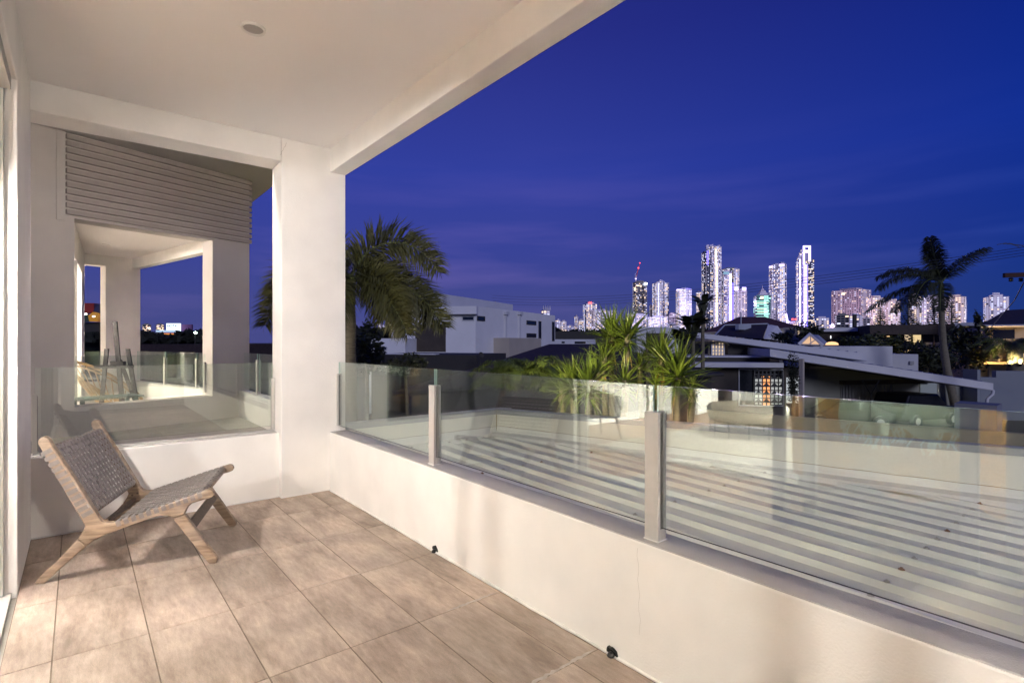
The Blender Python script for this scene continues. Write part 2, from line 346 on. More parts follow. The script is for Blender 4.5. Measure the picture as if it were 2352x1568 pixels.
# ------------------------------------------------------------------ glass balustrades
def post(parent, x, y, rz=0, z0=PT, h=.463, bracket=False):
    p = thing('post', (x, y, z0), rz); p.parent = parent
    w, dp = .058, .050   # width along the run (local y), depth (local x)
    if bracket:
        MB().box((-.018, -.012, .045), (.018, .012, h)).build('channel', alu, p, bevel=.002)
        MB().box((-.006, -.0135, .05), (.006, -.0119, h-.01)).build('rubber_gasket', alu_dark, p)
        return p
    mb = MB()
    mb.box((-dp/2, -w/2, .0), (-.008, w/2, h)); mb.box((.008, -w/2, .0), (dp/2, w/2, h)); mb.box((-.0085, -w/2+.012, 0), (.0085, w/2-.012, h-.002))
    mb.box((-.008, -w/2, 0), (.008, w/2, .042))
    mb.build('post_body', alu, p, bevel=.0022)
    for s in (-1, 1):
        MB().box((-.0079, s*(w/2-.0119), .0425), (-.0055, s*(w/2-.0008), h-.006)).build('rubber_gasket', alu_dark, p)
    MB().box((-dp/2-.003, -w/2-.003, -.0005), (dp/2+.003, w/2+.003, .004)).build('sealant_foot', sealant_m, p)
    return p
def pane(parent, a, b, z0, z1, th=.010):
    a = Vector((a[0], a[1], 0)); b = Vector((b[0], b[1], 0)); d = (b-a).normalized(); n = Vector((-d.y, d.x, 0)); mb = MB()
    L = (b-a).length
    def P(u, v, z): return a + d*u + n*v + Vector((0, 0, z))
    h = th/2
    mb.poly([P(0, -h, z0), P(L, -h, z0), P(L, -h, z1), P(0, -h, z1)], glass_m)
    mb.poly([P(L, h, z0), P(0, h, z0), P(0, h, z1), P(L, h, z1)], glass_m)
    for q in ([P(0, -h, z1), P(L, -h, z1), P(L, h, z1), P(0, h, z1)], [P(0, h, z0), P(0, -h, z0), P(0, -h, z1), P(0, h, z1)], [P(L, -h, z0), P(L, h, z0), P(L, h, z1), P(L, -h, z1)]):
        mb.poly(q, edge_m)
    mb.poly([P(0, h, z0), P(L, h, z0), P(L, -h, z0), P(0, -h, z0)], alu_dark)
    return mb.build('glass_panel', None, parent)
GX = 1.640
t = thing('glass_balustrade', (0, 0, 0), 0, 'long green tinted glass balustrade with silver posts on top of the low white wall', 'balustrade')
py = [2.735, 1.185, -.37, -1.92]
for y in py: post(t, GX-.008, y)
post(t, GX, YCOL-.013, bracket=True)
e = [YCOL-.016] + py
for i in range(len(py)): pane(t, (GX, e[i]-(.012 if i == 0 else .013)+.008), (GX, e[i+1]+.013), .512, 1.025)
t = thing('glass_balustrade', (0, 0, 0), 0, 'clear glass panel across the window opening of the end wall behind the woven chair', 'balustrade')
GY = 4.44
pane(t, (LX+.012, GY), (1.18, GY), .53, 1.025)
post(t, LX+.012, GY, R(90), .46, .40, bracket=True); post(t, 1.186, GY, R(90), .46, .44, bracket=True)
MB().box((LX+.003, GY-.02, .4926), (1.189, GY+.02, .502)).build('bottom_channel', alu, t)

# ------------------------------------------------------------------ woven lounge chair
wood_m = bpy.data.materials.new('weathered_teak'); wood_m.use_nodes = True
def _wood():
    t = wood_m.node_tree; L = t.links.new; b = t.nodes['Principled BSDF']
    tc = N(t, 'ShaderNodeTexCoord'); mp = N(t, 'ShaderNodeMapping'); mp.inputs['Scale'].default_value = (3, 22, 22); L(tc.outputs['Object'], mp.inputs[0])
    n = N(t, 'ShaderNodeTexNoise'); n.inputs['Scale'].default_value = 2.2; n.inputs['Detail'].default_value = 6; n.inputs['Distortion'].default_value = .5; L(mp.outputs[0], n.inputs['Vector'])
    c = N(t, 'ShaderNodeValToRGB'); e = c.color_ramp.elements; e[0].position = .3; e[0].color = (.125, .080, .050, 1); e[1].position = .72; e[1].color = (.37, .27, .185, 1)
    L(n.outputs['Fac'], c.inputs[0])
    n2 = N(t, 'ShaderNodeTexNoise'); n2.inputs['Scale'].default_value = 7; n2.inputs['Detail'].default_value = 4; L(tc.outputs['Object'], n2.inputs['Vector'])
    c2 = N(t, 'ShaderNodeMapRange'); c2.inputs[1].default_value = .45; c2.inputs[2].default_value = .75; c2.inputs[4].default_value = .6; L(n2.outputs['Fac'], c2.inputs[0])
    m = N(t, 'ShaderNodeMixRGB'); L(c2.outputs[0], m.inputs[0]); L(c.outputs[0], m.inputs[1]); m.inputs[2].default_value = (.42, .35, .29, 1); L(m.outputs[0], b.inputs['Base Color'])
    b.inputs['Roughness'].default_value = .62
    bp = N(t, 'ShaderNodeBump'); bp.inputs['Strength'].default_value = .3; bp.inputs['Distance'].default_value = .002; L(n.outputs['Fac'], bp.inputs['Height']); L(bp.outputs[0], b.inputs['Normal'])
_wood()
dark_wood = mat('dark_aged_wood', (.10, .065, .042), .6, var=.3, vscale=5, stretch=(3, 20, 20))
strap_m = mat('grey_leather_strap', (.175, .148, .138), .42, var=.16, vscale=60, bump=.25, bscale=350, spec=.5, objrand=.10)
chair = thing('lounge_chair', (-.147, 3.489, 0), math.atan2(-.3458, .9383), 'low wooden lounge chair with a woven grey strap seat and back by the end wall', 'chair')
FR = [(.185,.263),(.08,.488),(-.007,.687),(-.006,.705),(.005,.718),(.02,.719),(.036,.703),(.048,.676),(.140,.503),(.228,.327),(.24,.30),(.255,.28),(.276,.27),(.31,.268),(.5,.325),(.687,.385),(.735,.399),(.752,.392),(.760,.373),(.754,.358),(.735,.351),(.68,.338),(.655,.331),(.638,.315),(.629,.300),(.621,.277),(.566,.261),(.553,.272),(.541,.277),(.505,.281),(.374,.245),(.276,.212),(.22,.185),(.19,.162),(.154,.204),(.176,.24)]
RL = [(.19,.162),(.154,.204),(.07,.107),(-.009,.028),(-.023,.002),(.018,.0),(.10,.079)]
FL_ = [(.621,.277),(.566,.261),(.64,.145),(.719,.022),(.735,.0),(.770,.0),(.776,.021),(.70,.146)]
CW = .655; FT = .042
for w0 in (0, CW-FT):
    for nm, pg in (('side_frame', FR), ('leg', RL), ('leg', FL_)):
        off = .0015 if nm == 'leg' else 0
        MB().prism(pg[::-1], (0, w0+FT-off, 0), (1, 0, 0), (0, 0, 1), (0, -1, 0), FT-2*off).build(nm, wood_m, chair, bevel=.007, fixn=True)
def bar(name, s, z, hx, hz, m=wood_m, ang=0):
    M = Matrix.Translation((s, 0, z)) @ Matrix.Rotation(ang, 4, 'Y')
    MB().box((-hx, FT-.004, -hz), (hx, CW-FT+.004, hz), m, M).build(name, None, chair, bevel=.005)
bar('stretcher', .642, .200, .011, .026, dark_wood, R(-32)); bar('stretcher', .205, .215, .011, .026, dark_wood, R(35))
bkA, bkB = Vector((.040, 0, .672)), Vector((.224, 0, .318)); stA, stB = Vector((.305, 0, .268)), Vector((.708, 0, .389))
bd = (bkB-bkA).normalized(); bn = Vector((-bd.z, 0, bd.x)); bn = bn if bn.x > 0 else -bn
sd = (stB-stA).normalized(); sn = Vector((-sd.z, 0, sd.x)); sn = sn if sn.z > 0 else -sn
def crossbar(p, d, n, name='crossbar'):
    c = p - n*.018; MB().tube([c+Vector((0, FT-.004, 0)), c+Vector((0, CW-FT+.004, 0))], .015, 10).build(name, wood_m, chair, smooth=True)
crossbar(bkA+bd*.016, bd, bn); crossbar(bkB-bd*.012, bd, bn); crossbar(stA+sd*.010, sd, sn); crossbar(stB-sd*.012, sd, sn)
def strap(A, d, n, path, width, axis):
    # path: list of (t along strap, height along n); axis 'w' = runs across, 's' = runs along d
    mb = MB(); th = .0016; rows = []
    for (pos, hh) in path: rows.append((pos, hh))
    k = 0; vs = []
    for i, (pos, hh) in enumerate(rows):
        p0, p1 = rows[max(i-1, 0)], rows[min(i+1, len(rows)-1)]
        tx, ty = p1[0]-p0[0], p1[1]-p0[1]; l = math.hypot(tx, ty) or 1; nx, ny = -ty/l, tx/l
        for sgn in (-.5, .5):
            for q in (-1, 1):
                pp, h2 = pos+nx*th*.5*q, hh+ny*th*.5*q
                if axis == 'w': P = A + d*(sgn*width) + n*h2 + Vector((0, pp, 0))
                else: P = A + d*pp + n*h2 + Vector((0, sgn*width, 0))
                vs.append(P)
    mb.v = [tuple(p) for p in vs]; mb.mats = [strap_m]
    for i in range(len(rows)-1):
        a = i*4; b = a+4
        for f in ((a, a+2, b+2, b), (a+1, b+1, b+3, a+3), (a, b, b+1, a+1), (a+2, a+3, b+3, b+2)): mb.f.append(f); mb.m.append(0)
    return mb
def weave(A, B, d, n, nr, nc, wr, wc, rail_in):
    L = (B-A).length; m0, m1 = .020, .020
    posr = [m0+(L-m0-m1)*i/(nr-1) for i in range(nr)]; posc = [.058+(CW-.116)*j/(nc-1) for j in range(nc)]
    for i in range(nr):
        path = [(-.0022, -rail_in), (-.0024, -rail_in*.4), (-.0022, -.003), (.001, .0022), (.008, .0034), (.030, .0034)]
        for j, c in enumerate(posc):
            s_ = 1 if (i+j) % 2 else -1; path.append((c-.006, .0034+.0026*s_)); path.append((c+.006, .0034+.0026*s_))
        path += [(CW-.030, .0034), (CW-.008, .0034), (CW-.001, .0022), (CW+.0022, -.003), (CW+.0024, -rail_in*.4), (CW+.0022, -rail_in)]
        strap(A+d*posr[i], d, n, path, wr, 'w').build('strap', None, chair, smooth=False)
    for j, c in enumerate(posc):
        path = [(.020, -.034), (.004, -.030), (-.002, -.018), (.002, -.004), (.010, .0018)]
        for i, q in enumerate(posr):
            s_ = -1 if (i+j) % 2 else 1; path.append((q-.005, .0034+.0026*s_)); path.append((q+.005, .0034+.0026*s_))
        path += [(L-.010, .0018), (L-.002, -.004), (L+.002, -.018), (L-.004, -.030), (L-.020, -.034)]
        strap(A+Vector((0, c, 0)), d, n, path, wc, 's').build('strap', None, chair, smooth=False)
weave(bkA, bkB, bd, bn, 12, 15, .0215, .0235, .046)
weave(stA, stB, sd, sn, 12, 15, .0210, .0235, .026)
for (s_, z_) in ((.215, .305), (.232, .262), (.205, .252)):
    for w_ in (FT+.0005, CW-FT-.0005):
        MB().tube([(s_, w_-.001, z_), (s_, w_+.001, z_)], .006, 8).build('dowel_plug', dark_wood, chair)

# ------------------------------------------------------------------ living room behind the door (seen reflected in the glass)
room_wall = mat('room_wall', (.62, .60, .57), .8); floorboard = mat('oak_floorboard', (.23, .13, .07), .35, var=.22, vscale=3, stretch=(2, 12, 4), objrand=.12)
RX0, RX1, RY0, RY1 = -7.6, -.42, -3.2, 5.28
rm = thing('living_room', (0, 0, 0), 0, 'lit white living room behind the sliding door, mirrored in the balustrade glass', 'room')
MB().box((RX0-.2, RY0-.2, -.35), (RX1, RY1+1.9, -.02)).build('floor_slab', grout_m, rm)
mb = MB()
for i in range(46):
    x = RX0+i*.156; mb.box((x+.001, RY0, -.0195), (x+.154, RY1+1.7, -.002))
stuff(mb.build('floorboards', floorboard, rm))
MB().box((RX0-.2, RY0-.2, 2.60), (RX1-.0005, RY1+1.9, 2.8)).build('room_ceiling', room_wall, rm)
MB().box((RX0-.2, RY0-.2, -.02), (RX0, RY1+1.9, 2.5995)).build('room_wall', room_wall, rm)
MB().box((RX0, RY0-.2, -.02), (RX1, RY0, 2.5995)).build('room_wall', room_wall, rm)
mb = MB(); mb.box((-4.45, RY1, -.02), (RX1, RY1+.16, 2.5995)); mb.box((RX0, RY1, -.02), (-6.4, RY1+.16, 2.5995)); mb.box((-6.4, RY1, 2.1), (-4.45, RY1+.16, 2.5995))
mb.build('room_wall', room_wall, rm)
MB().box((RX0, RY1+1.7, -.02), (RX1, RY1+1.9, 2.5995)).build('room_wall', room_wall, rm)
MB().box((RX1-.0495, YOUT-.1, -.02), (RX1+.0, RY1+1.9, 2.5995)).build('room_wall', room_wall, rm)
MB().box((-4.4, RY1-.014, -.002), (RX1-.06, RY1-.0005, .12)).build('skirting_board', white_trim, rm)
dl = MB().box((0, -.02, .01), (.86, .02, 2.05)).build('door_leaf', white_trim, rm); dl.location = (-5.40, 5.02, 0); dl.rotation_euler = (0, 0, R(-9))
MB().box((-1.62, RY1-.010, .27), (-1.50, RY1-.0005, .35)).build('power_outlet', white_trim, rm)
for (x, y) in ASSUMED_ROOM_LAMPS:  # fittings of the assumed room downlights
    q = downlight(x, y, 2.596, 'assumed lit ceiling downlight inside the living room, %s' % {(-3.5,3.1):'above the ottoman', (-3.5,.6):'behind the sofa', (-1.7,4.3):'above the armchair', (-5.9,3.9):'in front of the hall opening'}[(x, y)], lit=True)
    for ch in q.children:
        if ch.name.startswith('recessed'): ch.scale = (1, 1, .06)
pn = thing('added_pendant_fill', (-2.9, .6, 2.02), 0, 'added small pendant fill lamp hanging in the middle of the living room', 'lamp')  # fixture for the added pendant fill light
MB().tube([(0, 0, .11), (0, 0, .579)], .004, 6).build('cord', black_m, pn); MB().lathe([(.02, .11), (.03, .10)], n=12).build('cap', black_m, pn)
# sliding door: frame, stiles, panes
t = thing('sliding_door', (0, 0, 0), 0, 'grey framed sliding glass door standing half open beside the viewer', 'door')
MB().box((-.40, -1.2, .0), (-.24, 3.418, .012)).build('track', alu, t)
MB().box((-.36, 3.385, .0125), (-.265, 3.4185, HEAD-.001)).build('jamb', door_frame_m, t, bevel=.003)
MB().box((-.40, -1.2, HEAD-.06), (-.24, 3.384, HEAD-.001)).build('head_track', door_frame_m, t)
def sash(x, y0, y1):
    p = thing('sash'); p.parent = t
    for y in (y0, y1-.075): MB().box((x-.02, y, .014), (x+.02, y+.075, HEAD-.062)).build('stile', door_frame_m, p, bevel=.003)
    MB().box((x-.02, y0+.0755, .014), (x+.02, y1-.0755, .10)).build('rail', door_frame_m, p); MB().box((x-.02, y0+.0755, HEAD-.12), (x+.02, y1-.0755, HEAD-.062)).build('rail', door_frame_m, p)
    m = MB(); m.poly([(x, y0+.07, .09), (x, y1-.07, .09), (x, y1-.07, HEAD-.11), (x, y0+.07, HEAD-.11)], clear_glass); m.build('pane', None, p)
sash(-.29, .62, 1.66); sash(-.345, .45, 1.49); sash(-.29, -1.19, -.05)
d = downlight(-.50, .55, 2.596, 'added ceiling fill light inside the living room, right behind the sliding door', lit=True)  # fitting for the added spot on the throws
for ch in d.children:
    if ch.name.startswith('recessed'): ch.scale = (1, 1, .06)
wl = thing('added_back_fill', (1.05, -3.0, 2.15), 0, 'added round fill lamp on the wall behind the viewer', 'lamp')  # fixture for the added fill light, out of view
q = MB().lathe([(0, 0), (.07, 0), (.07, .02), (0, .021)], n=20).build('housing', white_trim, wl); q.rotation_euler = (R(-90), 0, 0)
q = MB().lathe([(.06, .021), (.055, .07), (0, .085)], n=20).build('diffuser', emi('added_back_fill_glow', (1, .88, .75), 6), wl, smooth=True); q.rotation_euler = (R(-90), 0, 0)
# assumed lamp, out of view just inside the door, turned to the balcony
t = thing('assumed_floor_lamp', (-.55, 2.86, 0), 0, 'assumed slim dark lamp, out of view inside the open door, shining onto the balcony', 'lamp')
MB().lathe([(0, 0), (.12, 0), (.12, .012), (.02, .02), (0, .02)], n=24).build('base', black_m, t, smooth=False)
MB().tube([(0, 0, .02), (0, 0, 1.62)], .008, 8).build('pole', black_m, t)
MB().lathe([(.02, -.05), (.035, .0), (.055, .03)], (-.02, 0, 1.66), 20).build('lamp_shade', alu, t, smooth=True)
# rug, ottoman, armchair, sofa
fur = mat('shaggy_wool', (.66, .61, .54), .95, var=.22, vscale=45, bump=1, bscale=120, bdist=.02)
mb = MB(); nx, ny = 60, 60; rr = random.Random(5); hgt = {}
for i in range(nx+1):
    for j in range(ny+1): hgt[i, j] = .012+rr.random()*.03
ox, oy = -4.35, .9
for i in range(nx+1):
    for j in range(ny+1): mb.v.append((ox+3.1*i/nx+rr.uniform(-.02, .02), oy+3.2*j/ny+rr.uniform(-.02, .02), hgt[i, j]))
mb.mats = [fur]
for i in range(nx):
    for j in range(ny): a = i*(ny+1)+j; mb.f.append((a, a+ny+1, a+ny+2, a+1)); mb.m.append(0)
tag(mb.build('rug', None), 'shaggy cream rug under the ottoman on the wooden floor, seen as a reflection', 'rug')
cream = mat('cream_boucle', (.72, .66, .56), .9, bump=.5, bscale=90); iron = mat('black_iron', (.02, .02, .02), .4)
t = thing('ottoman', (-3.28, 3.38, 0.03), 0, 'round cream upholstered ottoman on a thin black wire base', 'ottoman')
MB().lathe([(0, .385), (.36, .385), (.45, .372), (.475, .335), (.475, .27), (.46, .20), (.40, .185), (0, .185)], n=40).build('cushion', cream, t, smooth=True)
mb = MB(); ring = lambda z, r_: [(r_*math.cos(2*math.pi*k/24), r_*math.sin(2*math.pi*k/24), z) for k in range(25)]
mb.tube(ring(.18, .44), .006, 5); mb.tube(ring(.06, .44), .006, 5); mb.build('ring_frame', iron, t)
for k in range(12):
    a = 2*math.pi*k/12; MB().tube([(.44*math.cos(a), .44*math.sin(a), -.01), (.44*math.cos(a), .44*math.sin(a), .30)], .007, 5).build('leg', iron, t)
pat = bpy.data.materials.new('greek_key_weave'); pat.use_nodes = True
def _pat():
    tt = pat.node_tree; L = tt.links.new; b = tt.nodes['Principled BSDF']; tc = N(tt, 'ShaderNodeTexCoord'); mp = N(tt, 'ShaderNodeMapping'); mp.inputs['Rotation'].default_value = (R(10), R(20), R(40)); L(tc.outputs['Object'], mp.inputs[0])
    br = N(tt, 'ShaderNodeTexBrick'); br.inputs['Scale'].default_value = 9; br.inputs['Mortar Size'].default_value = .045; br.inputs['Color1'].default_value = (.62, .60, .55, 1); br.inputs['Color2'].default_value = (.58, .56, .5, 1); br.inputs['Mortar'].default_value = (.20, .19, .17, 1); L(mp.outputs[0], br.inputs[0]); L(br.outputs[0], b.inputs['Base Color']); b.inputs['Roughness'].default_value = .9
_pat()
t = thing('armchair', (-1.72, 4.55, 0), R(200), 'tub armchair in grey and white key pattern fabric beside the far room wall', 'armchair')
mb = MB(); n = 24; prof = []
for k in range(n+1):
    a = R(-125+250*k/n); f = abs(k/n-.5)*2; prof.append((-.36*math.cos(a), .38*math.sin(a), .72-.20*f**2))
for k in range(n):
    p, q = prof[k], prof[k+1]
    for s0, s1 in ((1.0, 1.0),):
        o0 = lambda p, s, z: (p[0]*s, p[1]*s, z)
        mb.poly([o0(p, 1, .30), o0(q, 1, .30), o0(q, 1.08, q[2]-.04), o0(p, 1.08, p[2]-.04)]); mb.poly([o0(p, 1.08, p[2]-.04), o0(q, 1.08, q[2]-.04), o0(q, 1.0, q[2]), o0(p, 1.0, p[2])])
        mb.poly([o0(p, 1.0, p[2]), o0(q, 1.0, q[2]), o0(q, .86, q[2]-.03), o0(p, .86, p[2]-.03)]); mb.poly([o0(p, .86, p[2]-.03), o0(q, .86, q[2]-.03), o0(q, .84, .35), o0(p, .84, .35)])
mb.build('shell_back', pat, t, smooth=True)
MB().lathe([(0, .46), (.28, .46), (.33, .43), (.34, .36), (.32, .28), (0, .27)], n=28).build('seat', pat, t, smooth=True)
for (a, b) in ((.2, .2), (.2, -.2), (-.2, .2), (-.2, -.2)): MB().tube([(a, b, .28), (a*1.25, b*1.25, 0)], [.018, .011], 8).build('leg', wood_m, t)
mustard = mat('mustard_wool_throw', (.55, .28, .07), .9, var=.35, vscale=12, bump=.8, bscale=60, bdist=.01); mint = mat('mint_cotton_throw', (.68, .78, .68), .9, bump=.6, bscale=90, bdist=.006)
sofa_m = mat('olive_sofa_linen', (.13, .13, .10), .9, bump=.4, bscale=200)
t = thing('sofa', (-.20, 0, 0), 0, 'long olive sofa with its back against the sliding door', 'sofa')
MB().box((-1.45, -1.5, .12), (-.56, 1.72, .42)).build('seat_base', sofa_m, t, bevel=.04); MB().box((-.74, -1.5, .4205), (-.56, 1.72, .80)).build('backrest', sofa_m, t, bevel=.05)
MB().box((-1.45, 1.52, .4205), (-.75, 1.72, .60)).build('armrest', sofa_m, t, bevel=.04)
for x in (-1.38, -.62):
    for y in (-1.4, 1.62): MB().tube([(x, y, .12), (x, y, 0)], .02, 8).build('leg', wood_m, t)
def drape(name, m, y0, y1, zfront, label, seed, off=.012, fringe=False):
    rr = random.Random(seed); mb = MB(); ny = 36; prof = [(-.56+off, zfront), (-.555+off, .70), (-.575, .81+off), (-.65, .818+off), (-.73, .81+off), (-.76, .65)]; V = []
    for j in range(ny+1):
        y = y0+(y1-y0)*j/ny; w = .010*math.sin(j*.9+seed)+rr.uniform(-.003, .003)
        V.append([(x+(w+.012 if k < 2 else 0), y+.01*math.sin(k*2+j), z+(.03*math.sin(j*.5+seed) if k == 0 else 0)) for k, (x, z) in enumerate(prof)])
    for j in range(ny):
        for k in range(len(prof)-1): mb.poly([V[j][k], V[j+1][k], V[j+1][k+1], V[j][k+1]])
    o = mb.build(name, m, smooth=True); o.location.x = -.20; tag(o, label, 'throw')
    if fringe:
        fb = MB()
        for q in range(46):
            j = rr.randrange(ny); b = Vector(V[j][0]); pts = [b]
            for s_ in range(3): pts.append(pts[-1]+Vector((rr.uniform(0, .01), rr.uniform(-.02, .02), -.03)))
            fb.tube(pts, .005, 4)
        fb.build('fringe', m, o)
drape('mustard_throw', mustard, .35, 1.735, .22, 'mustard wool throw hanging over the back of the sofa', 2)
drape('mint_throw', mint, .72, 1.42, .62, 'pale green tasselled throw lying over the mustard one', 5, .035, True)
drape('mint_throw', mint, -.2, .34, .45, 'smooth pale green throw folded over the sofa back beside the mustard throw', 9, .03)

# ================================================================== THE NEXT WING WITH ITS OWN BALCONY
O2 = Vector((1.389, 8.03, 0)); B2 = Vector((.952, .306, 0)).normalized(); N2 = Vector((-B2.y, B2.x, 0))
def w2(u, v, z=0): return O2 + B2*u + N2*v + Vector((0, 0, z))
M2 = Matrix(((B2.x, N2.x, 0, O2.x), (B2.y, N2.y, 0, O2.y), (0, 0, 1, 0), (0, 0, 0, 1)))
grey_wall = mat('grey_rendered_wall', (.60, .56, .52), .85, var=.05, vscale=2, bump=.4, bscale=150)
wing = thing('wing_building', (0, 0, 0), 0, 'angled second wing of the house with grey cladding boards above a window opening', 'building')
UL = -1.49
mb = MB()
mb.box((UL-.9, 0, -3.2), (UL, .25, 3.46), None, M2); mb.box((UL, 0, -3.2), (0, .25, .475), None, M2); mb.box((0, 0, -3.2), (.511, .25, 3.46), None, M2); mb.box((UL, 0, 2.54), (0, .25, 3.46), None, M2)
mb.build('facade_wall', grey_wall, wing)
MB().box((UL-.16, -.014, 2.50), (UL-.085, -.0005, 3.46), None, M2).build('corner_trim', grey_wall, wing)
clad = mat('painted_cladding_board', (.42, .375, .335), .6, var=.04, vscale=4, objrand=.04)
for k in range(12):
    z0 = 2.572+k*.0742
    MB().box((UL-.08, -.045+(k % 2)*.0, z0), (.511+.012, -.0005, z0+.050), None, M2).build('cladding_board', clad, wing, bevel=.002)
# inner balcony: floor, ceiling, beams, column, parapets laid out from measured corners
NL, NR, FRc, FLc = Vector((-.086, 7.82, 0)), Vector((1.672, 8.384, 0)), Vector((.78, 12.10, 0)), Vector((.09, 11.90, 0))
def wallseg(a, b, z0, z1, th, m, name, par, side=1):
    a = Vector(a); b = Vector(b); d = (b-a).normalized(); n = Vector((d.y, -d.x, 0))*side
    return MB().prism([(0, z0), ((b-a).length, z0), ((b-a).length, z1), (0, z1)], a, d, (0, 0, 1), n, th, m).build(name, None, par, fixn=True)
t2 = thing('inner_balcony', (0, 0, 0), 0, 'small lit balcony of the next wing, seen through the opening below the cladding boards', 'balcony')
dP = (FRc-NR).normalized(); nP = Vector((dP.y, -dP.x, 0))
MB().prism([(NL.x-.6, NL.y-.2), (NR.x+.0, NR.y-.2), (FRc.x+.15, FRc.y+.3), (FLc.x-.5, FLc.y+.3)], (0, 0, -.2), (1, 0, 0), (0, 1, 0), (0, 0, 1), .2, mat('balcony_floor_tile', (.33, .29, .25), .7)).build('floor_slab', None, t2, fixn=True)
MB().prism([(NL.x-.4, NL.y-.0), (NR.x+.14, NR.y), (FRc.x+.3, FRc.y+.4), (FLc.x-.5, FLc.y+.3)], (0, 0, CEIL), (1, 0, 0), (0, 1, 0), (0, 0, 1), .3, ceil_m).build('ceiling_panel', None, t2, fixn=True)
wallseg(NR, FRc, -.2, .475, .135, render_wall, 'parapet', t2, 1)
wallseg(NR, FRc+dP*.05, 2.55, CEIL-.001, .13, render_wall, 'edge_beam', t2, 1)
dE = (FRc-FLc).normalized()
c0 = FRc-dE*.41
wallseg(c0, FRc+dE*.13, -.2, CEIL-.001, .25, render_wall, 'column', t2, -1)
wallseg(FLc-dE*.3, c0, -.2, .49, .25, render_wall, 'end_parapet', t2, -1); wallseg(FLc-dE*.3, c0, 2.55, CEIL-.001, .25, render_wall, 'end_beam', t2, -1)
dS = (FLc-NL).normalized()
wallseg(NL, NL+dS*.5, -.2, CEIL-.001, .2, render_wall, 'side_wall', t2, -1); wallseg(NL+dS*3.0, FLc, -.2, CEIL-.001, .2, render_wall, 'side_wall', t2, -1)
wallseg(NL+dS*.5, NL+dS*3.0, 2.3, CEIL-.001, .2, render_wall, 'side_wall', t2, -1)
wallseg(NL+dS*1.55+Vector((.01, 0, 0)), NL+dS*1.62+Vector((.01, 0, 0)), .0, 2.3, .06, door_frame_m, 'door_stile', t2, -1)
# room behind that balcony's door, with an assumed lamp out of view
q = NL+dS*1.7+Vector((-1.2, 0, 2.2))
mb = MB(); mb.box((-2.6, 7.75, -.01), (-.3, 12.3, 0)); mb.box((-2.7, 7.75, 0), (-2.6, 12.3, 2.7)); mb.box((-2.6, 7.7, 0), (-.25, 7.75, 2.7)); mb.box((-2.6, 12.3, 0), (-.1, 12.4, 2.7)); mb.box((-2.7, 7.7, 2.7005), (-.35, 12.4, 2.75))
mb.build('lit_room_shell', room_wall, t2)
add_light('assumed_next_room_glow', 'POINT', (-1.5, 9.9, 2.0), 620, (1, .88, .78), shadow_soft_size=.12)  # assumed lamp that brightens the next balcony through its door
downlight(.35, 10.6, CEIL-.003, 'small round downlight in the ceiling of the next balcony')
gp = NR - dP*0 + nP*.075
t = thing('glass_balustrade', (0, 0, 0), 0, 'farther glass balustrade with two silver posts around the next balcony', 'balustrade')
L2 = (FRc-NR).length; ang2 = math.atan2(dP.y, dP.x)-math.pi/2
cuts = [0.02, 1.25, 2.5, L2-.02]
for k, s_ in enumerate(cuts):
    p = gp+dP*s_
    if 0 < k < 3: post(t, p.x, p.y, ang2, .475, .455)
for k in range(3): pane(t, gp+dP*(cuts[k]+.014), gp+dP*(cuts[k+1]-.014), .515, 1.025)
ep = FLc-dE*.02+Vector((0, .12, 0)); pane(t, ep, c0+Vector((0, .12, 0)), .53, 1.025)
t = thing('glass_balustrade', (0, 0, 0), 0, 'glass panel across the near opening of the next wing, in front of the easel', 'balustrade')
a, b = w2(UL+.01, .17), w2(-.01, .17); pane(t, a, b, .51, 1.03)
p = w2(-.015, .17); post(t, p.x, p.y, R(18)+R(90), .47, .45, bracket=True)
# easel, rattan chair, slatted bench
easel_wood = mat('dark_grey_easel_wood', (.016, .015, .015), .7, var=.2, vscale=8)
t = thing('easel', (.40, 8.98, 0), R(-38), 'tall dark wooden easel standing on the next balcony behind its glass', 'easel')
mb = lambda a, b, w, d=.018: MB().prism([(-w/2, 0), (w/2, 0), (w/2, (Vector(b)-Vector(a)).length), (-w/2, (Vector(b)-Vector(a)).length)], a, (1, 0, 0), (Vector(b)-Vector(a)).normalized(), (0, -1, 0), d)
mb((.12, 0, 0), (-.08, .10, 1.47), .06).build('mast', easel_wood, t)
mb((-.20, -.03, 0), (-.16, .06, 1.10), .055).build('leg', easel_wood, t); mb((.36, -.03, 0), (.12, .06, 1.10), .055).build('leg', easel_wood, t); mb((.05, .5, 0), (.0, .08, .95), .05).build('leg', easel_wood, t)
MB().box((-.24, -.07, .84), (.22, .03, .88)).build('shelf', easel_wood, t); MB().box((-.05, -.04, .8805), (.12, .02, .93)).build('clamp', easel_wood, t); MB().box((-.16, -.02, .45), (.26, .0, .48)).build('cross_brace', easel_wood, t)
rattan = mat('honey_rattan_cane', (.50, .33, .15), .55, var=.25, vscale=20)
t = thing('rattan_chair', (.32, 9.75, 0), R(20), 'honey coloured cane lounge chair with open ribs behind the easel', 'chair')
rim = []; base = []
for k in range(29):
    a = 2*math.pi*k/28; x, y = .44*math.cos(a), .40*math.sin(a)
    z = .58-.34*math.cos(a-.2)+.0*math.sin(a); rim.append(Vector((x, y, z))); base.append(Vector((.08+.20*math.cos(a), .18*math.sin(a), .30-.05*math.cos(a))))
MB().tube(rim, .021, 7).build('rim', rattan, t, smooth=True); MB().tube([p*.93+Vector((0, 0, .0)) for p in rim], .014, 6).build('rim', rattan, t, smooth=True)
MB().tube(base, .016, 6).build('seat_ring', rattan, t, smooth=True)
for k in range(28):
    MB().tube([rim[k], (rim[k]+base[k])/2+Vector((0, 0, -.03)), base[k]], .0075, 5).build('cane', rattan, t)
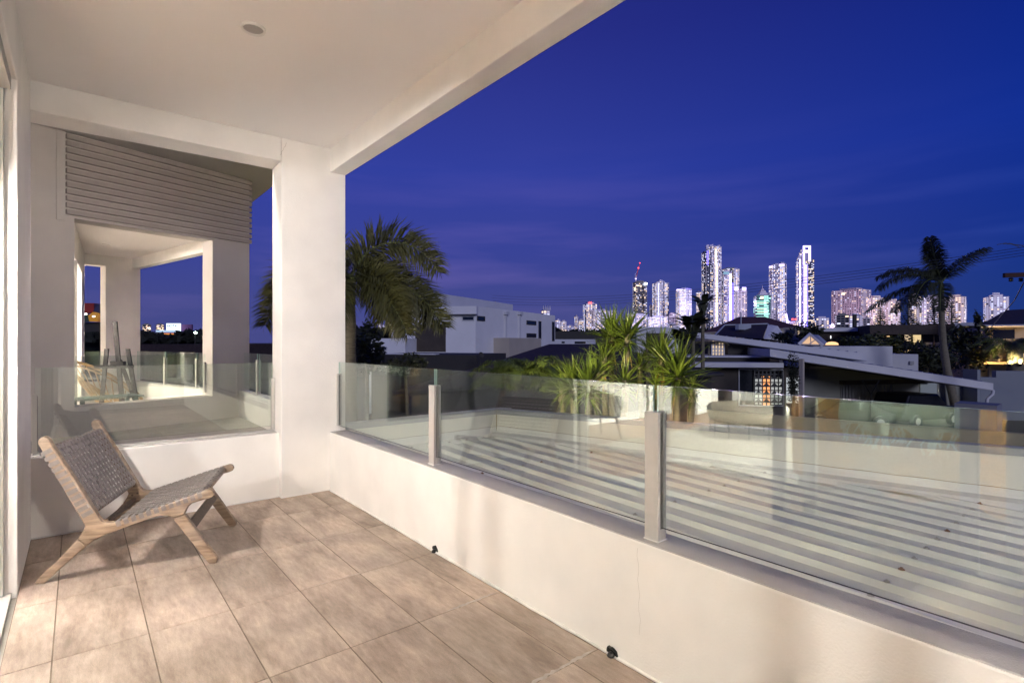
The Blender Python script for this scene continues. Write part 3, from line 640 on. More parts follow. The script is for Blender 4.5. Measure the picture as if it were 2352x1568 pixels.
for a in (.6, 2.5, 3.8, 5.6): MB().tube([(.08+.2*math.cos(a), .2*math.sin(a), .28), (.05+.3*math.cos(a), .3*math.sin(a), 0)], .014, 6).build('leg', rattan, t)
t = thing('slatted_bench', (.27, 8.38, 0), R(18), 'low dark green slatted bench under the easel', 'bench')
gw = mat('dark_green_painted_wood', (.05, .11, .09), .5)
for k in range(4): MB().box((-.36, -.17+k*.088, .49), (.36, -.095+k*.088, .512)).build('slat', gw, t)
for x in (-.28, .28):
    for y in (-.12, .12): MB().box((x-.02, y-.02, 0), (x+.02, y+.02, .4895)).build('leg', gw, t)
wl = thing('added_wing_fill', (.35, YOUT+.03, 2.98), 0, 'added round fill lamp on the outer face of the end wall, above the window opening', 'lamp')  # added fill lamp, hidden behind the end wall, brightens the next wing
MB().lathe([(0, 0), (.10, 0), (.10, .02), (.0, .021)], n=20).build('housing', white_trim, wl); MB().lathe([(.085, .021), (.07, .05), (0, .06)], n=20).build('diffuser', emi('added_wing_fill_lens', (1, .85, .7), 4), wl, smooth=True)
for ch in wl.children: ch.rotation_euler = (R(-90), 0, 0)
add_light('added_wing_fill_glow', 'POINT', (.35, YOUT+.16, 2.98), 66, (1, .88, .78), shadow_soft_size=.06)
# terrace slab and low wall between the wings, eaves of the upper roof
tb = MB().box((-.41, YOUT+.001, -.1), (1.735, 8.6, .16)).build('terrace_slab', mat('terrace_paving', (.40, .38, .34), .8, var=.1, vscale=3)); tag(tb, 'pale paved ledge between the two wings', 'terrace')
t = MB().box((1.735, 6.55, -3.2), (1.86, 8.22, .52)).build('ledge_wall', render_wall, bevel=.005); tag(t, 'short white wall with a glass panel between the two wings', 'wall')
t = thing('glass_balustrade', (0, 0, 0), 0, 'short glass panel with one post on the small white wall between the wings', 'balustrade')
pane(t, (1.80, 6.6), (1.80, 7.35), .56, 1.04); pane(t, (1.80, 7.43), (1.80, 8.2), .56, 1.04); post(t, 1.80, 7.39, 0, .52, .44)
ev = MB(); ev.prism([(-.9, 5.0), (2.22, 5.0), (2.19, 12.6), (-3.5, 12.6), (-3.5, 5.0)], (0, 0, 3.463), (1, 0, 0), (0, 1, 0), (0, 0, 1), .14, mat('eave_soffit', (.52, .49, .47), .8)); o = ev.build('upper_roof', None, fixn=True); tag(o, 'dark overhanging eave of the upper roof beyond the cladding boards', 'roof')

# ================================================================== LOW METAL ROOF BELOW THE BALUSTRADE
def zroof(y): return .252-.0272*(4.24-y)
metal_m = mat('cream_sheet_steel', (.74, .73, .67), .42, var=.05, vscale=3, bump=.06, bscale=14, bdist=.01, spec=.4)
cap_steel = mat('grey_cap_flashing', (.30, .31, .31), .42, var=.05, vscale=5)
roof = thing('metal_roof', (0, 0, 0), 0, 'low cream ribbed metal roof just beyond the glass, inside a low parapet', 'roof')
Wc = Vector((3.239, 4.24, 0)); Wd = Vector((.347, -.938, 0)).normalized()
def xdiag(y): return Wc.x + (Wc.y-y)*(.347/.938)
PITCH = .19; RH = .027
prof = [(0, 0), (.098, 0), (.113, RH), (.135, RH), (.158, 0), (.19, 0)]
x = 1.735; rib = 0; screws = []
for sh in range(5):
    mb = MB(); x0 = x
    for r_ in range(5):
        if x > 6.0: break
        for k in range(len(prof)-1):
            (a, za), (b, zb) = prof[k], prof[k+1]; xa, xb = x+a, x+b
            ya1 = 4.235 if xa <= Wc.x else Wc.y-(xa-Wc.x)/(.347/.938)
            yb1 = 4.235 if xb <= Wc.x else Wc.y-(xb-Wc.x)/(.347/.938)
            y0 = -3.4
            if ya1 <= y0+.1 or yb1 <= y0+.1: continue
            lift = .0012*sh
            mb.poly([(xa, y0, zroof(y0)+za+lift), (xb, y0, zroof(y0)+zb+lift), (xb, yb1-.004, zroof(yb1)+zb+lift), (xa, ya1-.004, zroof(ya1)+za+lift)])
        xc = x+.124; top = 4.235 if xc <= Wc.x else Wc.y-(xc-Wc.x)/(.347/.938)
        for yy in [top-.10] + [q for q in (3.1, 1.9, .75, -.4, -1.6) if q < top-.4]:
            screws.append((xc, yy, zroof(yy)+RH+.0012*sh, yy == .75 and rib % 4 == 1))
        x += PITCH; rib += 1
    if mb.f: mb.build('roof_sheet', metal_m, roof)
smesh = MB().lathe([(0, .010), (.006, .010), (.007, .004), (.013, .003), (.014, 0)], n=8, m=screw_m).mesh('roof_screw'); rmesh = MB().lathe([(0, .010), (.006, .010), (.007, .004), (.013, .003), (.014, 0)], n=8, m=rust_m).mesh('rusty_roof_screw')
for k, (a, b, c, r_) in enumerate(screws): inst(rmesh if (r_ or k % 9 == 4) else smesh, 'roof_screw', roof, (a, b, c), (0, 0, rnd.random()*3))
# parapet of that roof: far side parallel to our end wall, outer side running off at an angle
pw = thing('roof_parapet', (0, 0, 0), 0, 'low cream parapet with grey capping around the ribbed metal roof', 'wall')
cream_steel = mat('cream_parapet_sheet', (.70, .68, .58), .45, var=.04, vscale=2, spec=.35)
def wall_run(a, b, nrm, z0, zc, seams):
    a = Vector(a); b = Vector(b); d = (b-a).normalized(); n = Vector(nrm).normalized(); L = (b-a).length
    MB().prism([(0, z0), (L, z0), (L, zc), (0, zc)], a, d, (0, 0, 1), n, .16, cream_steel).build('parapet_body', None, pw, fixn=True)
    # capping
    MB().prism([(-.012, 0), (.175, .0), (.178, .010), (.17, .036), (-.008, .050), (-.016, .045)], a+Vector((0, 0, zc))-d*.02, n, (0, 0, 1), d, L+.04, cap_steel).build('capping', None, pw, fixn=True)
    # apron flashing: upright leg with a sealant line, sloping foot, turned edge
    MB().prism([(-.0005, 0), (-.0005, .075), (-.004, .078), (-.006, .010), (-.075, -.018), (-.075, -.022), (-.0055, .0)], a+Vector((0, 0, z0+.0)), n, (0, 0, 1), d, L, metal_m).build('apron_flashing', None, pw, fixn=True)
    MB().tube([a-n*.0045+d*(L*k/40)+Vector((0, 0, z0+.078+.0015*math.sin(k))) for k in range(41)], .0016, 4).build('rusty_seam', mat('rust_stain', (.26, .20, .10), .9, var=.5, vscale=20), pw)
wall_run((1.72, 4.24, 0), (3.4, 4.24, 0), (0, 1, 0), .272, .472, 0)
# outer wall follows the slope of the roof
b_ = Wc+Wd*7.2
def slope_run():
    a = Wc.copy(); L = 7.2; n = Vector((-Wd.y, Wd.x, 0)); n = n if n.x > 0 else -n
    zA, zB = zroof(Wc.y)+.02, zroof(b_.y)+.02; mb = MB()
    P = lambda s, z, q: a+Wd*s+n*q+Vector((0, 0, z))
    mb.poly([P(0, zA-.02, 0), P(L, zB-.02, 0), P(L, .472, 0), P(0, .472, 0)]); mb.poly([P(L, -.3, .16), P(0, -.3, .16), P(0, .472, .16), P(L, .472, .16)])
    mb.build('parapet_body', cream_steel, pw)
    MB().prism([(-.012, 0), (.175, .0), (.178, .010), (.17, .036), (-.008, .050), (-.016, .045)], a+Vector((0, 0, .472))-Wd*.02, n, (0, 0, 1), Wd, L, cap_steel).build('capping', None, pw, fixn=True)
    m2 = MB(); k = 7
    for i in range(k):
        s0, s1 = L*i/k, L*(i+1)/k+.02; e = .0015*(i % 2)
        z0 = zA+(zB-zA)*s0/L; z1 = zA+(zB-zA)*s1/L
        m2.poly([P(s0, z0+.085, -.003-e), P(s1, z1+.085, -.003-e), P(s1, z1+.03, -.006-e), P(s0, z0+.03, -.006-e)])
        m2.poly([P(s0, z0+.03, -.006-e), P(s1, z1+.03, -.006-e), P(s1, z1+.022, -.11-e), P(s0, z0+.022, -.11-e)])
        w_ = rnd.uniform(-.012, .012)
        m2.poly([P(s0, z0+.022, -.11-e), P(s1, z1+.022, -.11-e), P(s1-.05, z1-.018, -.135+w_), P(s0, z0+.004, -.135+w_)])
    m2.build('apron_flashing', metal_m, pw)
    MB().tube([P(L*i/80, zA+(zB-zA)*i/80+.086+.002*math.sin(i*1.7), -.004) for i in range(81)], .0018, 4).build('rusty_seam', MATS['rust_stain'], pw)
    MB().tube([P(.003, z, -.004) for z in (zA, zA+.1, .47)], .004, 5).build('rusty_seam', MATS['rust_stain'], pw)
slope_run()
t = MB().box((1.7155, -3, -3.2), (1.7345, YOUT, .235)).build('wall_flashing', cap_steel); tag(t, 'grey flashing strip between the white parapet and the metal roof', 'flashing')

# ================================================================== GROUND AND FAR THINGS
GZ = -3.25
g = MB().poly([(-9000, -9000, GZ), (9000, -9000, GZ), (9000, 9000, GZ), (-9000, 9000, GZ)]).build('ground', mat('dark_ground', (.045, .045, .035), .95, var=.3, vscale=.2)); tag(g, kind='structure')
road = MB().poly([tuple(grd(700, 24, GZ+.006)), tuple(grd(2700, 19, GZ+.006)), tuple(grd(2700, 24, GZ+.006)), tuple(grd(700, 29, GZ+.006))]).build('road', mat('asphalt', (.05, .05, .05), .85, var=.15, vscale=6)); tag(road, kind='structure')
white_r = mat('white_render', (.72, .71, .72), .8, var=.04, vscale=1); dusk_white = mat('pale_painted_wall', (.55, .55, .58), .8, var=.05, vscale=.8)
beige_r = mat('beige_render', (.42, .37, .31), .8, var=.06, vscale=1); brown_r = mat('dark_brown_weatherboard', (.05, .038, .03), .8, var=.2, vscale=2)
charcoal = mat('charcoal_wall', (.035, .032, .03), .8); roof_tile = mat('dark_brown_roof_tile', (.035, .022, .018), .7, var=.3, vscale=3, bump=.6, bscale=14, bdist=.03)
red_tile = mat('red_brown_roof_tile', (.085, .034, .026), .75, var=.25, vscale=2, bump=.5, bscale=10, bdist=.04); sheet_blue = mat('pale_roof_sheet', (.42, .45, .50), .5, var=.05, vscale=2)
win_dark = mat('dark_window_glass', (.015, .017, .022), .08, spec=.8)
lit_warm = emi('lit_window_warm', (1, .66, .32), 1.6); lit_soft = emi('lit_window_soft', (1, .74, .48), .75); lit_yel = emi('lit_window_yellow', (.95, .85, .35), 1.1); lit_white = emi('lit_window_white', (.92, .93, 1), 2.2)

def face(par, name, m, x0, d0, x1, d1, zt0, zb, dep, zt1=None):
    a, b = grd(x0, d0), grd(x1, d1); u = (b-a).normalized(); n = Vector((-u.y, u.x, 0)); L = (b-a).length; zt1 = zt0 if zt1 is None else zt1
    return MB().prism([(0, zb), (L, zb), (L, zt1), (0, zt0)], a, u, (0, 0, 1), n, dep, m).build(name, None, par, fixn=True)
def fr(x0, d0, x1, d1):
    # frame on a facade: pixel column and height -> point, and a box builder standing proud of the wall
    a, b = grd(x0, d0), grd(x1, d1); u = (b-a).normalized(); n = Vector((u.y, -u.x, 0))
    M = Matrix(((u.x, -n.x, 0, a.x), (u.y, -n.y, 0, a.y), (0, 0, 1, 0), (0, 0, 0, 1)))
    def hit(x):
        r = fw + rt*((x-CX)/FX); # intersection of the pixel column with the facade in plan
        det = r.x*(-u.y)-(-u.x)*r.y; t = (a.x*(-u.y)-(-u.x)*a.y)/det; p = r*t
        return (p-a).dot(u), t
    return M, hit
def patch(par, name, m, F_, x0, x1, y0, y1, proud=.03, rec=None, frame=None):
    M, hit = F_; u0, d0 = hit(x0); u1, d1 = hit(x1); dm = (d0+d1)/2; zt, zb = zat(y0, dm), zat(y1, dm)
    o = MB().box((u0, -proud, zb), (u1, -.002, zt), m, M).build(name, None, par)
    if frame:
        e = .05*dm/30; mb = MB()
        mb.box((u0-e, -proud-.03, zt), (u1+e, -.001, zt+e), frame, M).box((u0-e, -proud-.03, zb-e), (u1+e, -.001, zb), frame, M).box((u0-e, -proud-.03, zb), (u0, -.001, zt), frame, M).box((u1, -proud-.03, zb), (u1+e, -.001, zt), frame, M)
        mb.build('frame', None, o)
    return o

# ---- white modern house to the left
h = thing('modern_house', (0, 0, 0), 0, 'large white flat-roofed two storey house with narrow slit windows, behind the palm on the left', 'house')
FB = (1093, 35, 1275, 47)
zt = zat(703, 35)
face(h, 'wall', white_r, 1093, 35, 1275, 47, zt, GZ, 7)
face(h, 'wall', white_r, 932, 35.6, 1092.6, 34.95, zat(707, 35.3), GZ, 6)
face(h, 'roof_edge', white_r, 1018, 34.7, 1094.5, 34.4, zat(704, 35), zat(722, 35), .6)
face(h, 'upper_storey', dusk_white, 982, 37.4, 1017, 37.2, zat(676, 37), zat(706, 37), 8); face(h, 'upper_storey', dusk_white, 1017.5, 37.6, 1178, 48, zat(675, 37.6), 1.2, 4)
F1 = fr(*FB); F0 = fr(932, 35.6, 1092.6, 34.95)
patch(h, 'window', win_dark, F0, 1063, 1088, 727.5, 735, .02, frame=dusk_white)
for (a, b, c, d) in ((1096.5, 1112, 728, 735), (1210, 1230, 738.5, 744), (1210, 1230, 767.5, 773), (1237.5, 1241.5, 739.5, 778), (1268.5, 1272, 741, 781)):
    patch(h, 'window', win_dark, F1, a, b, c, d, .02, frame=charcoal)
for a in (1160, 1192): patch(h, 'rainhead', dusk_white, F1, a-3.5, a+3.5, 716, 723, .25); patch(h, 'downpipe', dusk_white, F1, a-1.6, a+1.6, 723.5, 800, .12)
face(h, 'annex', beige_r, 1170, 36.5, 1243, 40.8, zat(775.8, 37), GZ, 2.5)
face(h, 'side_wing', white_r, 848, 33.5, 931, 33.2, zat(777, 33.4), GZ, 5); FS = fr(848, 33.5, 931, 33.2)
patch(h, 'window', win_dark, FS, 861, 868, 794, 803, .02, frame=dusk_white); patch(h, 'window', win_dark, FS, 876, 888, 797, 802, .02, frame=dusk_white)
patch(h, 'recess', brown_r, F0, 954, 1024, 744, 808, .02); patch(h, 'recess', charcoal, F0, 905, 928, 738, 776, .02)
t = face(None, 'garage', charcoal, 853, 24, 1095, 22.5, zat(813, 24), GZ, 4); tag(t, 'dark flat-roofed garage in front of the white modern house', 'garage')
face(t, 'roof_edge', white_r, 853, 23.9, 1000, 23, zat(811.5, 23.9), zat(813.5, 23.9), .4)
# big dark hip roof in the middle
def hip(name, label, pts, eave_y, m, dgap=6, over=None, wall=None, wz=None):
    # pts: eave-left, ridge-left, ridge-right, eave-right as (x, y, d); back eave behind
    EL, RL_, RR, ER = [at(*p) for p in pts]; off = ray((pts[0][0]+pts[3][0])/2, CY)*dgap*.8
    bl = EL+off*2; br_ = ER+off*2; RLb = RL_; mb = MB()
    mb.poly([EL, ER, RR, RL_]); mb.poly([ER, br_, RR]); mb.poly([br_, bl, RL_, RR]); mb.poly([bl, EL, RL_])
    o = thing(name, (0, 0, 0), 0, label, 'house'); mb.build('roof', m, o)
    zz = min(EL.z, ER.z); q = MB()
    ins = .06; c = (EL+ER+bl+br_)/4
    P = [c+(p-c)*.93 for p in (EL, ER, br_, bl)]
    for i in range(4):
        a, b = P[i], P[(i+1) % 4]; q.poly([(a.x, a.y, GZ), (b.x, b.y, GZ), (b.x, b.y, b.z-.02), (a.x, a.y, a.z-.02)])
    q.build('wall', wall or charcoal, o)
    g_ = MB(); g_.tube([EL, ER, br_, bl, EL], .07, 5); g_.build('gutter', wall or charcoal, o)
    return o
hr = hip('tiled_house', 'house with a wide dark brown tiled roof behind the ferny bush', [(900, 905, 15), (1262, 790, 24), (1385, 790, 25), (1660, 860, 21)], 0, roof_tile, 7)
t = thing('satellite_dish', tuple(at(1104, 822, 21)), R(-30), 'small dark satellite dish on the dark roof in front of the white house', 'satellite dish')
t2 = MB().lathe([(0, 0), (.06, .01), (.1, .03), (.125, .055)], n=20, m=charcoal).build('dish', None, t, smooth=True); t2.rotation_euler = (R(70), 0, R(30)); t2.location = (0, 0, .1); t2.modifiers.new('s', 'SOLIDIFY').thickness = .01
MB().tube([(0, 0, -.3), (0, 0, .1)], .012, 6).build('mount', charcoal, t)
# low block with a pale top behind, between the house and the yuccas
t = face(None, 'flat_house', dusk_white, 1270, 60, 1368, 60, zat(779, 60), GZ, 5); tag(t, 'low pale flat-roofed house far behind, right of the white modern house', 'house'); Fq = fr(1270, 60, 1368, 60)
patch(t, 'window', win_dark, Fq, 1290, 1297, 784, 788, .05); patch(t, 'window', win_dark, Fq, 1320, 1345, 784, 789, .05)
t = face(None, 'flat_house', charcoal, 1275, 95, 1400, 95, zat(761, 95), GZ, 8); tag(t, 'long dark flat-roofed house in front of the left towers', 'house')
t = face(None, 'flat_house', dusk_white, 1462, 48, 1560, 48, zat(751, 48), GZ, 6); tag(t, 'pale blue-grey flat-roofed house behind the yuccas', 'house'); Fq = fr(1462, 48, 1560, 48); patch(t, 'window', brown_r, Fq, 1484, 1532, 765, 800, .05)

# ---- red-brown hip roof under the tall towers, gabled roof with white end in front of it
hip('tiled_house', 'house with a low red-brown hip roof under the tallest towers', [(1610, 765, 70), (1697, 727.5, 80), (1757, 727.5, 80), (1846, 752, 74)], 0, red_tile, 8, wall=beige_r)
t = thing('gabled_house', (0, 0, 0), 0, 'dark tiled roof with a white clipped gable end in front of the red-brown roof', 'house')
pA, pB, pC, pD = at(1640, 772, 48), at(1664, 747, 52), at(1763, 744, 52), at(1752, 778, 46); MB().poly([pA, pD, pC, pB]).build('roof', roof_tile, t)
q = [at(1754, 778, 46), at(1764, 744.5, 52), at(1784, 748, 52), at(1798, 768, 50), at(1798, 782, 50)]; qq = [p+Vector((.9, .3, 0)) for p in q]
mb = MB(); mb.poly(q); mb.poly(qq[::-1])
for i in range(5): mb.poly([q[i], qq[i], qq[(i+1) % 5], q[(i+1) % 5]])
mb.build('gable_end', white_r, t); MB().tube([pA, pB, pC, q[3]], .09, 5).build('roof_edge', sheet_blue, t); face(t, 'wall', brown_r, 1640, 49, 1790, 49, zat(776, 49), GZ, 4)
sk = MB(); a = at(1689, 757, 49.5); sk.box(a, a+rt*2.0+fw*1.2+UP*.5, sheet_blue); sk.build('skylight', None, t); MB().tube([at(1702, 745, 52), at(1702, 716, 52)], .06, 6).build('flue', sheet_blue, t)
t = face(None, 'beige_house', beige_r, 1800, 66, 1852, 64, zat(752, 66), GZ, 5); tag(t, 'beige house wall lit by a lamp at the end of the red-brown roof', 'house'); patch(t, 'lit_window', lit_soft, fr(1800, 66, 1852, 64), 1833, 1836, 756, 768, .05); patch(t, 'window', win_dark, fr(1800, 66, 1852, 64), 1806, 1826, 757, 766, .05)

# ---- skillion-roofed house across the street
sk_house = thing('skillion_house', (0, 0, 0), 0, 'single storey house with two long sloping white-edged skillion roofs and a carport', 'house')
def skillion(x0, y0, d0, x1, y1, d1, th0, th1, dep, rise, par, nm='roof'):
    A, B = at(x0, y0, d0), at(x1, y1, d1); h0, h1 = th0/FX*d0, th1/FX*d1; v = (B-A); n = Vector((-v.y, v.x, 0)).normalized(); n = n if n.dot(fw) > 0 else -n
    D = n*dep+UP*rise; mb = MB(); P = [A, B, B+D, A+D]; Q = [A-UP*h0, B-UP*h1, B+D-UP*h1, A+D-UP*h0]
    mb.poly(P, MATS['pale_roof_sheet']); mb.poly(Q[::-1], MATS['pale_painted_wall'])
    for i in range(4): mb.poly([Q[i], Q[(i+1) % 4], P[(i+1) % 4], P[i]], MATS['pale_painted_wall'])
    o = mb.build(nm, None, par)
    # standing ribs of the sheeting
    rb = MB(); k = int((B-A).length/.45)
    for i in range(1, k):
        s = A+v*i/k; rb.tube([s+UP*.02, s+D+UP*.02], .022, 4, MATS['pale_roof_sheet'])
    stuff(rb.build('roof_ribs', None, o))
    gl = MB(); gl.tube([A-n*.03-UP*h0*.92, B-n*.03-UP*h1*.92], .035, 5, MATS['pale_painted_wall']); gl.build('gutter', None, o)
    return A, B
skillion(1594, 763, 31, 1990, 812, 29.5, 11, 17, 6, -.25, sk_house)
A_, B_ = skillion(1768.5, 801, 27.5, 2281.5, 880, 26, 18, 17, 6.5, .05, sk_house)
face(sk_house, 'clerestory', charcoal, 1672, 31.6, 1775, 31.2, zat(776, 31.6), zat(822, 31.6), 3, zat(789, 31.2))
Fc = fr(1640, 31.6, 1672, 31.6)
lw = patch(sk_house, 'lit_window', lit_soft, Fc, 1634, 1662, 783, 816, .02)
mbx = MB(); M_, hit = Fc
for k in range(5):
    u0, dd = hit(1634+k*7); mbx.box((u0-.035, -.09, zat(816, 31.6)), (u0+.035, -.021, zat(783, 31.6)), dusk_white, M_)
for y in (792, 801, 809): mbx.box((hit(1634)[0], -.10, zat(y, 31.6)-.03), (hit(1662)[0], -.022, zat(y, 31.6)+.03), dusk_white, M_)
mbx.build('window_bars', None, lw)
# flat lower roofs with their fascias, wall, glazed door with lattice screen
face(sk_house, 'flat_roof', dusk_white, 1560, 29.5, 1768, 29, zat(817, 29.5), zat(820.5, 29.5), 5)
face(sk_house, 'parapet_band', charcoal, 1562, 29.7, 1768, 29.2, zat(820.6, 29.5), zat(832, 29.5), 4)
face(sk_house, 'fascia', dusk_white, 1565, 28.4, 1800, 27.8, zat(832, 28.4), zat(843, 28.4), 4)
wl = face(sk_house, 'wall', mat('dark_house_wall', (.06, .05, .042), .85), 1560, 29.4, 1845, 28.6, zat(843.5, 29), GZ, 3)
Fw = fr(1560, 29.4, 1845, 28.6)
gd = patch(sk_house, 'glass_door', win_dark, Fw, 1698, 1796, 849, 930, .03, frame=dusk_white)
patch(sk_house, 'lit_room', lit_white.copy() if False else emi('lit_hall', (.80, .82, .80), .55), Fw, 1731, 1795, 866, 928, .045)
patch(sk_house, 'lit_room', emi('lit_orange_room', (1, .40, .14), 1.4), Fw, 1749, 1770, 864, 930, .055)
lat = MB(); M_, hit = Fw
for k in range(8):
    u0, dd = hit(1731+k*9.1); lat.box((u0-.03, -.16, zat(930, dd)), (u0+.03, -.13, zat(850, dd)), black_m, M_)
for y in range(850, 930, 9): lat.box((hit(1731)[0], -.165, zat(y, 29)-.03), (hit(1795)[0], -.135, zat(y, 29)+.03), black_m, M_)
for k in range(7):
    for y in range(868, 925, 18):
        u0 = hit(1731+k*9.1)[0]; u1 = hit(1731+(k+1)*9.1)[0]; z0 = zat(y, 29); z1 = zat(y-9, 29)
        if k % 2: u0, u1 = u1, u0
        lat.poly([M_ @ Vector(p) for p in ((u0, -.14, z0), (u1, -.14, z0), (u1, -.14, z1))], black_m)
lat.build('lattice_screen', None, gd)
patch(sk_house, 'lit_room', lit_white if False else emi('lit_side_hall', (.75, .80, .85), .7), Fw, 1806, 1836, 867, 925, .03)
cp = at(1841, 835, 27.2); MB().box((-.1, -.1, GZ-cp.z), (.1, .1, .25)).build('post', beige_r, sk_house).location = cp
gw_ = face(sk_house, 'garage_wall', mat('grey_green_render', (.20, .20, .17), .85, var=.05, vscale=.6), 1846, 30.0, 2300, 32.5, zat(832, 30), GZ, .3, zat(893, 32.5))
Fg = fr(1846, 30.0, 2300, 32.5)
patch(sk_house, 'beam', beige_r, Fg, 1850, 1960, 840, 846, .3)
mb = MB(); M_, hit = Fg
for k in range(34):
    u0, dd = hit(1930+k*3.6); mb.box((u0, -.04-.03*(k % 2), GZ), (u0+.075, -.003, zat(884+.0*k, 30.5)), MATS['pale_painted_wall'], M_)
mb.build('ribbed_door', None, sk_house).data.materials[0] = mat('grey_door_panel', (.16, .16, .155), .7)
patch(sk_house, 'shelf', brown_r, Fg, 1928, 2130, 872, 880, .4); patch(sk_house, 'ribbed_panel', mat('pale_ribbed_panel', (.36, .40, .36), .7), Fg, 2112, 2150, 878, 905, .05)
dp_ = [at(2281, 896, 26), at(2280, 905, 26), at(2268, 915, 26), at(2264, 945, 26)]
MB().tube(dp_, .07, 7).build('downpipe', MATS['pale_painted_wall'], sk_house, smooth=True)
# things in the carport
def car(px, d, rz, label, m, wagon=True):
    c = thing('parked_car', (grd(px, d).x, grd(px, d).y, GZ), rz, label, 'car')
    body = [(-2.3, .35), (2.25, .35), (2.3, .75), (2.1, .98), (1.1, 1.08), (.35, 1.72), (-1.9, 1.76), (-2.25, 1.1), (-2.35, .7)] if wagon else [(-2.2, .3), (2.2, .3), (2.2, .65), (1.2, .88), (.5, 1.36), (-1.0, 1.40), (-1.8, .95), (-2.2, .85)]
    MB().prism(body, (0, -.88, 0), (1, 0, 0), (0, 0, 1), (0, -1, 0), -1.76).build('body', m, c, bevel=.08, fixn=True)
    gl_ = [(1.0, 1.1), (.36, 1.62), (-1.8, 1.66), (-2.0, 1.12)] if wagon else [(1.0, .92), (.45, 1.30), (-.95, 1.33), (-1.5, .96)]
    for s in (-.885, .885): MB().prism(gl_, (0, s+(.004 if s > 0 else -.004), 0), (1, 0, 0), (0, 0, 1), (0, -1, 0), .008*(-1 if s > 0 else 1)).build('side_window', win_dark, c, fixn=True)
    for x in (-1.4, 1.4):
        for s in (-.9, .9):
            w = thing('wheel'); w.parent = c
            MB().tube([(x, s-.1, .34), (x, s+.1, .34)], .34, 18).build('tyre', black_m, w); MB().tube([(x, s-.105, .34), (x, s+.105, .34)], .19, 12).build('rim', alu, w)
    for s in (-.6, .6): MB().box((2.2, s-.15, .68), (2.31, s+.15, .82)).build('headlight', alu, c)
    return c
car(2105, 29.2, -YAW+R(20), 'dark four-wheel drive parked under the sloping carport roof', mat('black_car_paint', (.008, .008, .010), .25)); car(1935, 28.6, -YAW+R(170), 'low dark car parked left of the four-wheel drive in the carport', mat('dark_car_paint', (.012, .013, .016), .25), False)
t = thing('bicycle_hook_frame', tuple(at(2000, 906, 27.5)), 0, 'dark V shaped metal stand hanging in the carport between the two cars', 'stand')
p0 = Vector((0, 0, 0)); MB().tube([rt*-.45+UP*.75, p0, rt*.45+UP*.75], .03, 6).build('arm', black_m, t); MB().tube([rt*-.5+UP*.75, rt*.5+UP*.75], .025, 6).build('crossbar', black_m, t); MB().tube([p0, Vector((0, 0, -1.6))], .03, 6).build('pole', black_m, t)
t = face(None, 'boundary_wall', mat('sandy_block_wall', (.34, .29, .19), .85, var=.08, vscale=1), 1578, 19.5, 2480, 13.5, zat(939, 19.5), GZ, .25); tag(t, 'long sandy garden wall beyond the low metal roof', 'wall')
t = face(None, 'letterbox_pier', mat('dull_render', (.20, .21, .24), .8), 2192, 22, 2290, 21, zat(925, 22), GZ, 1.2); tag(t, 'pale rendered pier in front of the carport downpipe', 'pier')
# white flat-roofed box behind the skillion roof
t = face(None, 'flat_house', dusk_white, 1940, 37, 2109, 35, zat(812, 37), GZ, 4); tag(t, 'pale rendered box wall with a small vent behind the sloping roof', 'house'); patch(t, 'vent', mat('vent_cover', (.35, .35, .36), .6), fr(1940, 37, 2109, 35), 2090, 2099, 829, 837, .1)
t = thing('gable_skylight', (0, 0, 0), 0, 'small blue roofed gable with a warm lit triangular window', 'house')
A1, A2, A3 = at(1834, 791, 36), at(1859, 767, 36), at(1889, 793, 36); bk = fw*5+rt*3.5
MB().poly([A1, A3, A2]).build('gable_wall', dusk_white, t); a = [(p-(A1+A2+A3)/3)*.72+(A1+A2+A3)/3-fw*.05 for p in (A1, A3, A2)]; gwin = MB().poly(a).build('lit_window', emi('lit_gable', (1, .62, .36), .8), t)
c3 = (a[0]+a[1]+a[2])/3; MB().tube([a[2]-fw*.03, (a[0]+a[1])/2-fw*.03], .03, 4).build('mullion', dusk_white, gwin); MB().tube([a[0]*.6+a[1]*.4-fw*.03, a[2]*.5+a[1]*.5-fw*.03], .03, 4).build('mullion', dusk_white, gwin)
MB().poly([A2, A3, A3+bk, A2+bk]).poly([A1, A2, A2+bk, A1+bk]).build('roof', sheet_blue, t); MB().tube([A1, A2, A3], .12, 5).build('roof_edge', white_r, t)
face(t, 'wall', dusk_white, 1862, 35.5, 2050, 35, zat(795, 35.5), GZ, 4)
t = face(None, 'flat_house', brown_r, 1872, 56, 2000, 54, zat(753.5, 56), GZ, 8); tag(t, 'wide dark house with a pale roof edge below the pink tower', 'house'); face(t, 'roof_edge', white_r, 1872, 55.5, 1998, 53.5, zat(753, 55.5), zat(761.5, 55.5), .3)
Fq = fr(1872, 56, 2000, 54); patch(t, 'window', win_dark, Fq, 1950, 1960, 772, 786, .05); patch(t, 'lit_window', lit_white, Fq, 1907, 1909, 771, 777, .05)
t = thing('glowing_dome', tuple(at(1911, 792, 37)), 0, 'small warm glowing dome light on the low roof beside the gable', 'lamp'); MB().lathe([(.40, 0), (.36, .12), (.22, .2), (0, .23)], n=20).build('lens', emi('dome_glow', (1, .6, .28), 1.5), t, smooth=True)
t = thing('neighbour_window', (0, 0, 0), 0, 'bright white lit window behind shrubs beside the box wall', 'window'); Fq = fr(1960, 38, 1990, 38)
for (a, b, c, d) in ((1962, 1971, 799, 803), (1965, 1972, 804, 809), (1956, 1963, 804, 808)): patch(t, 'pane', lit_white, Fq, a, b, c, d, .1)
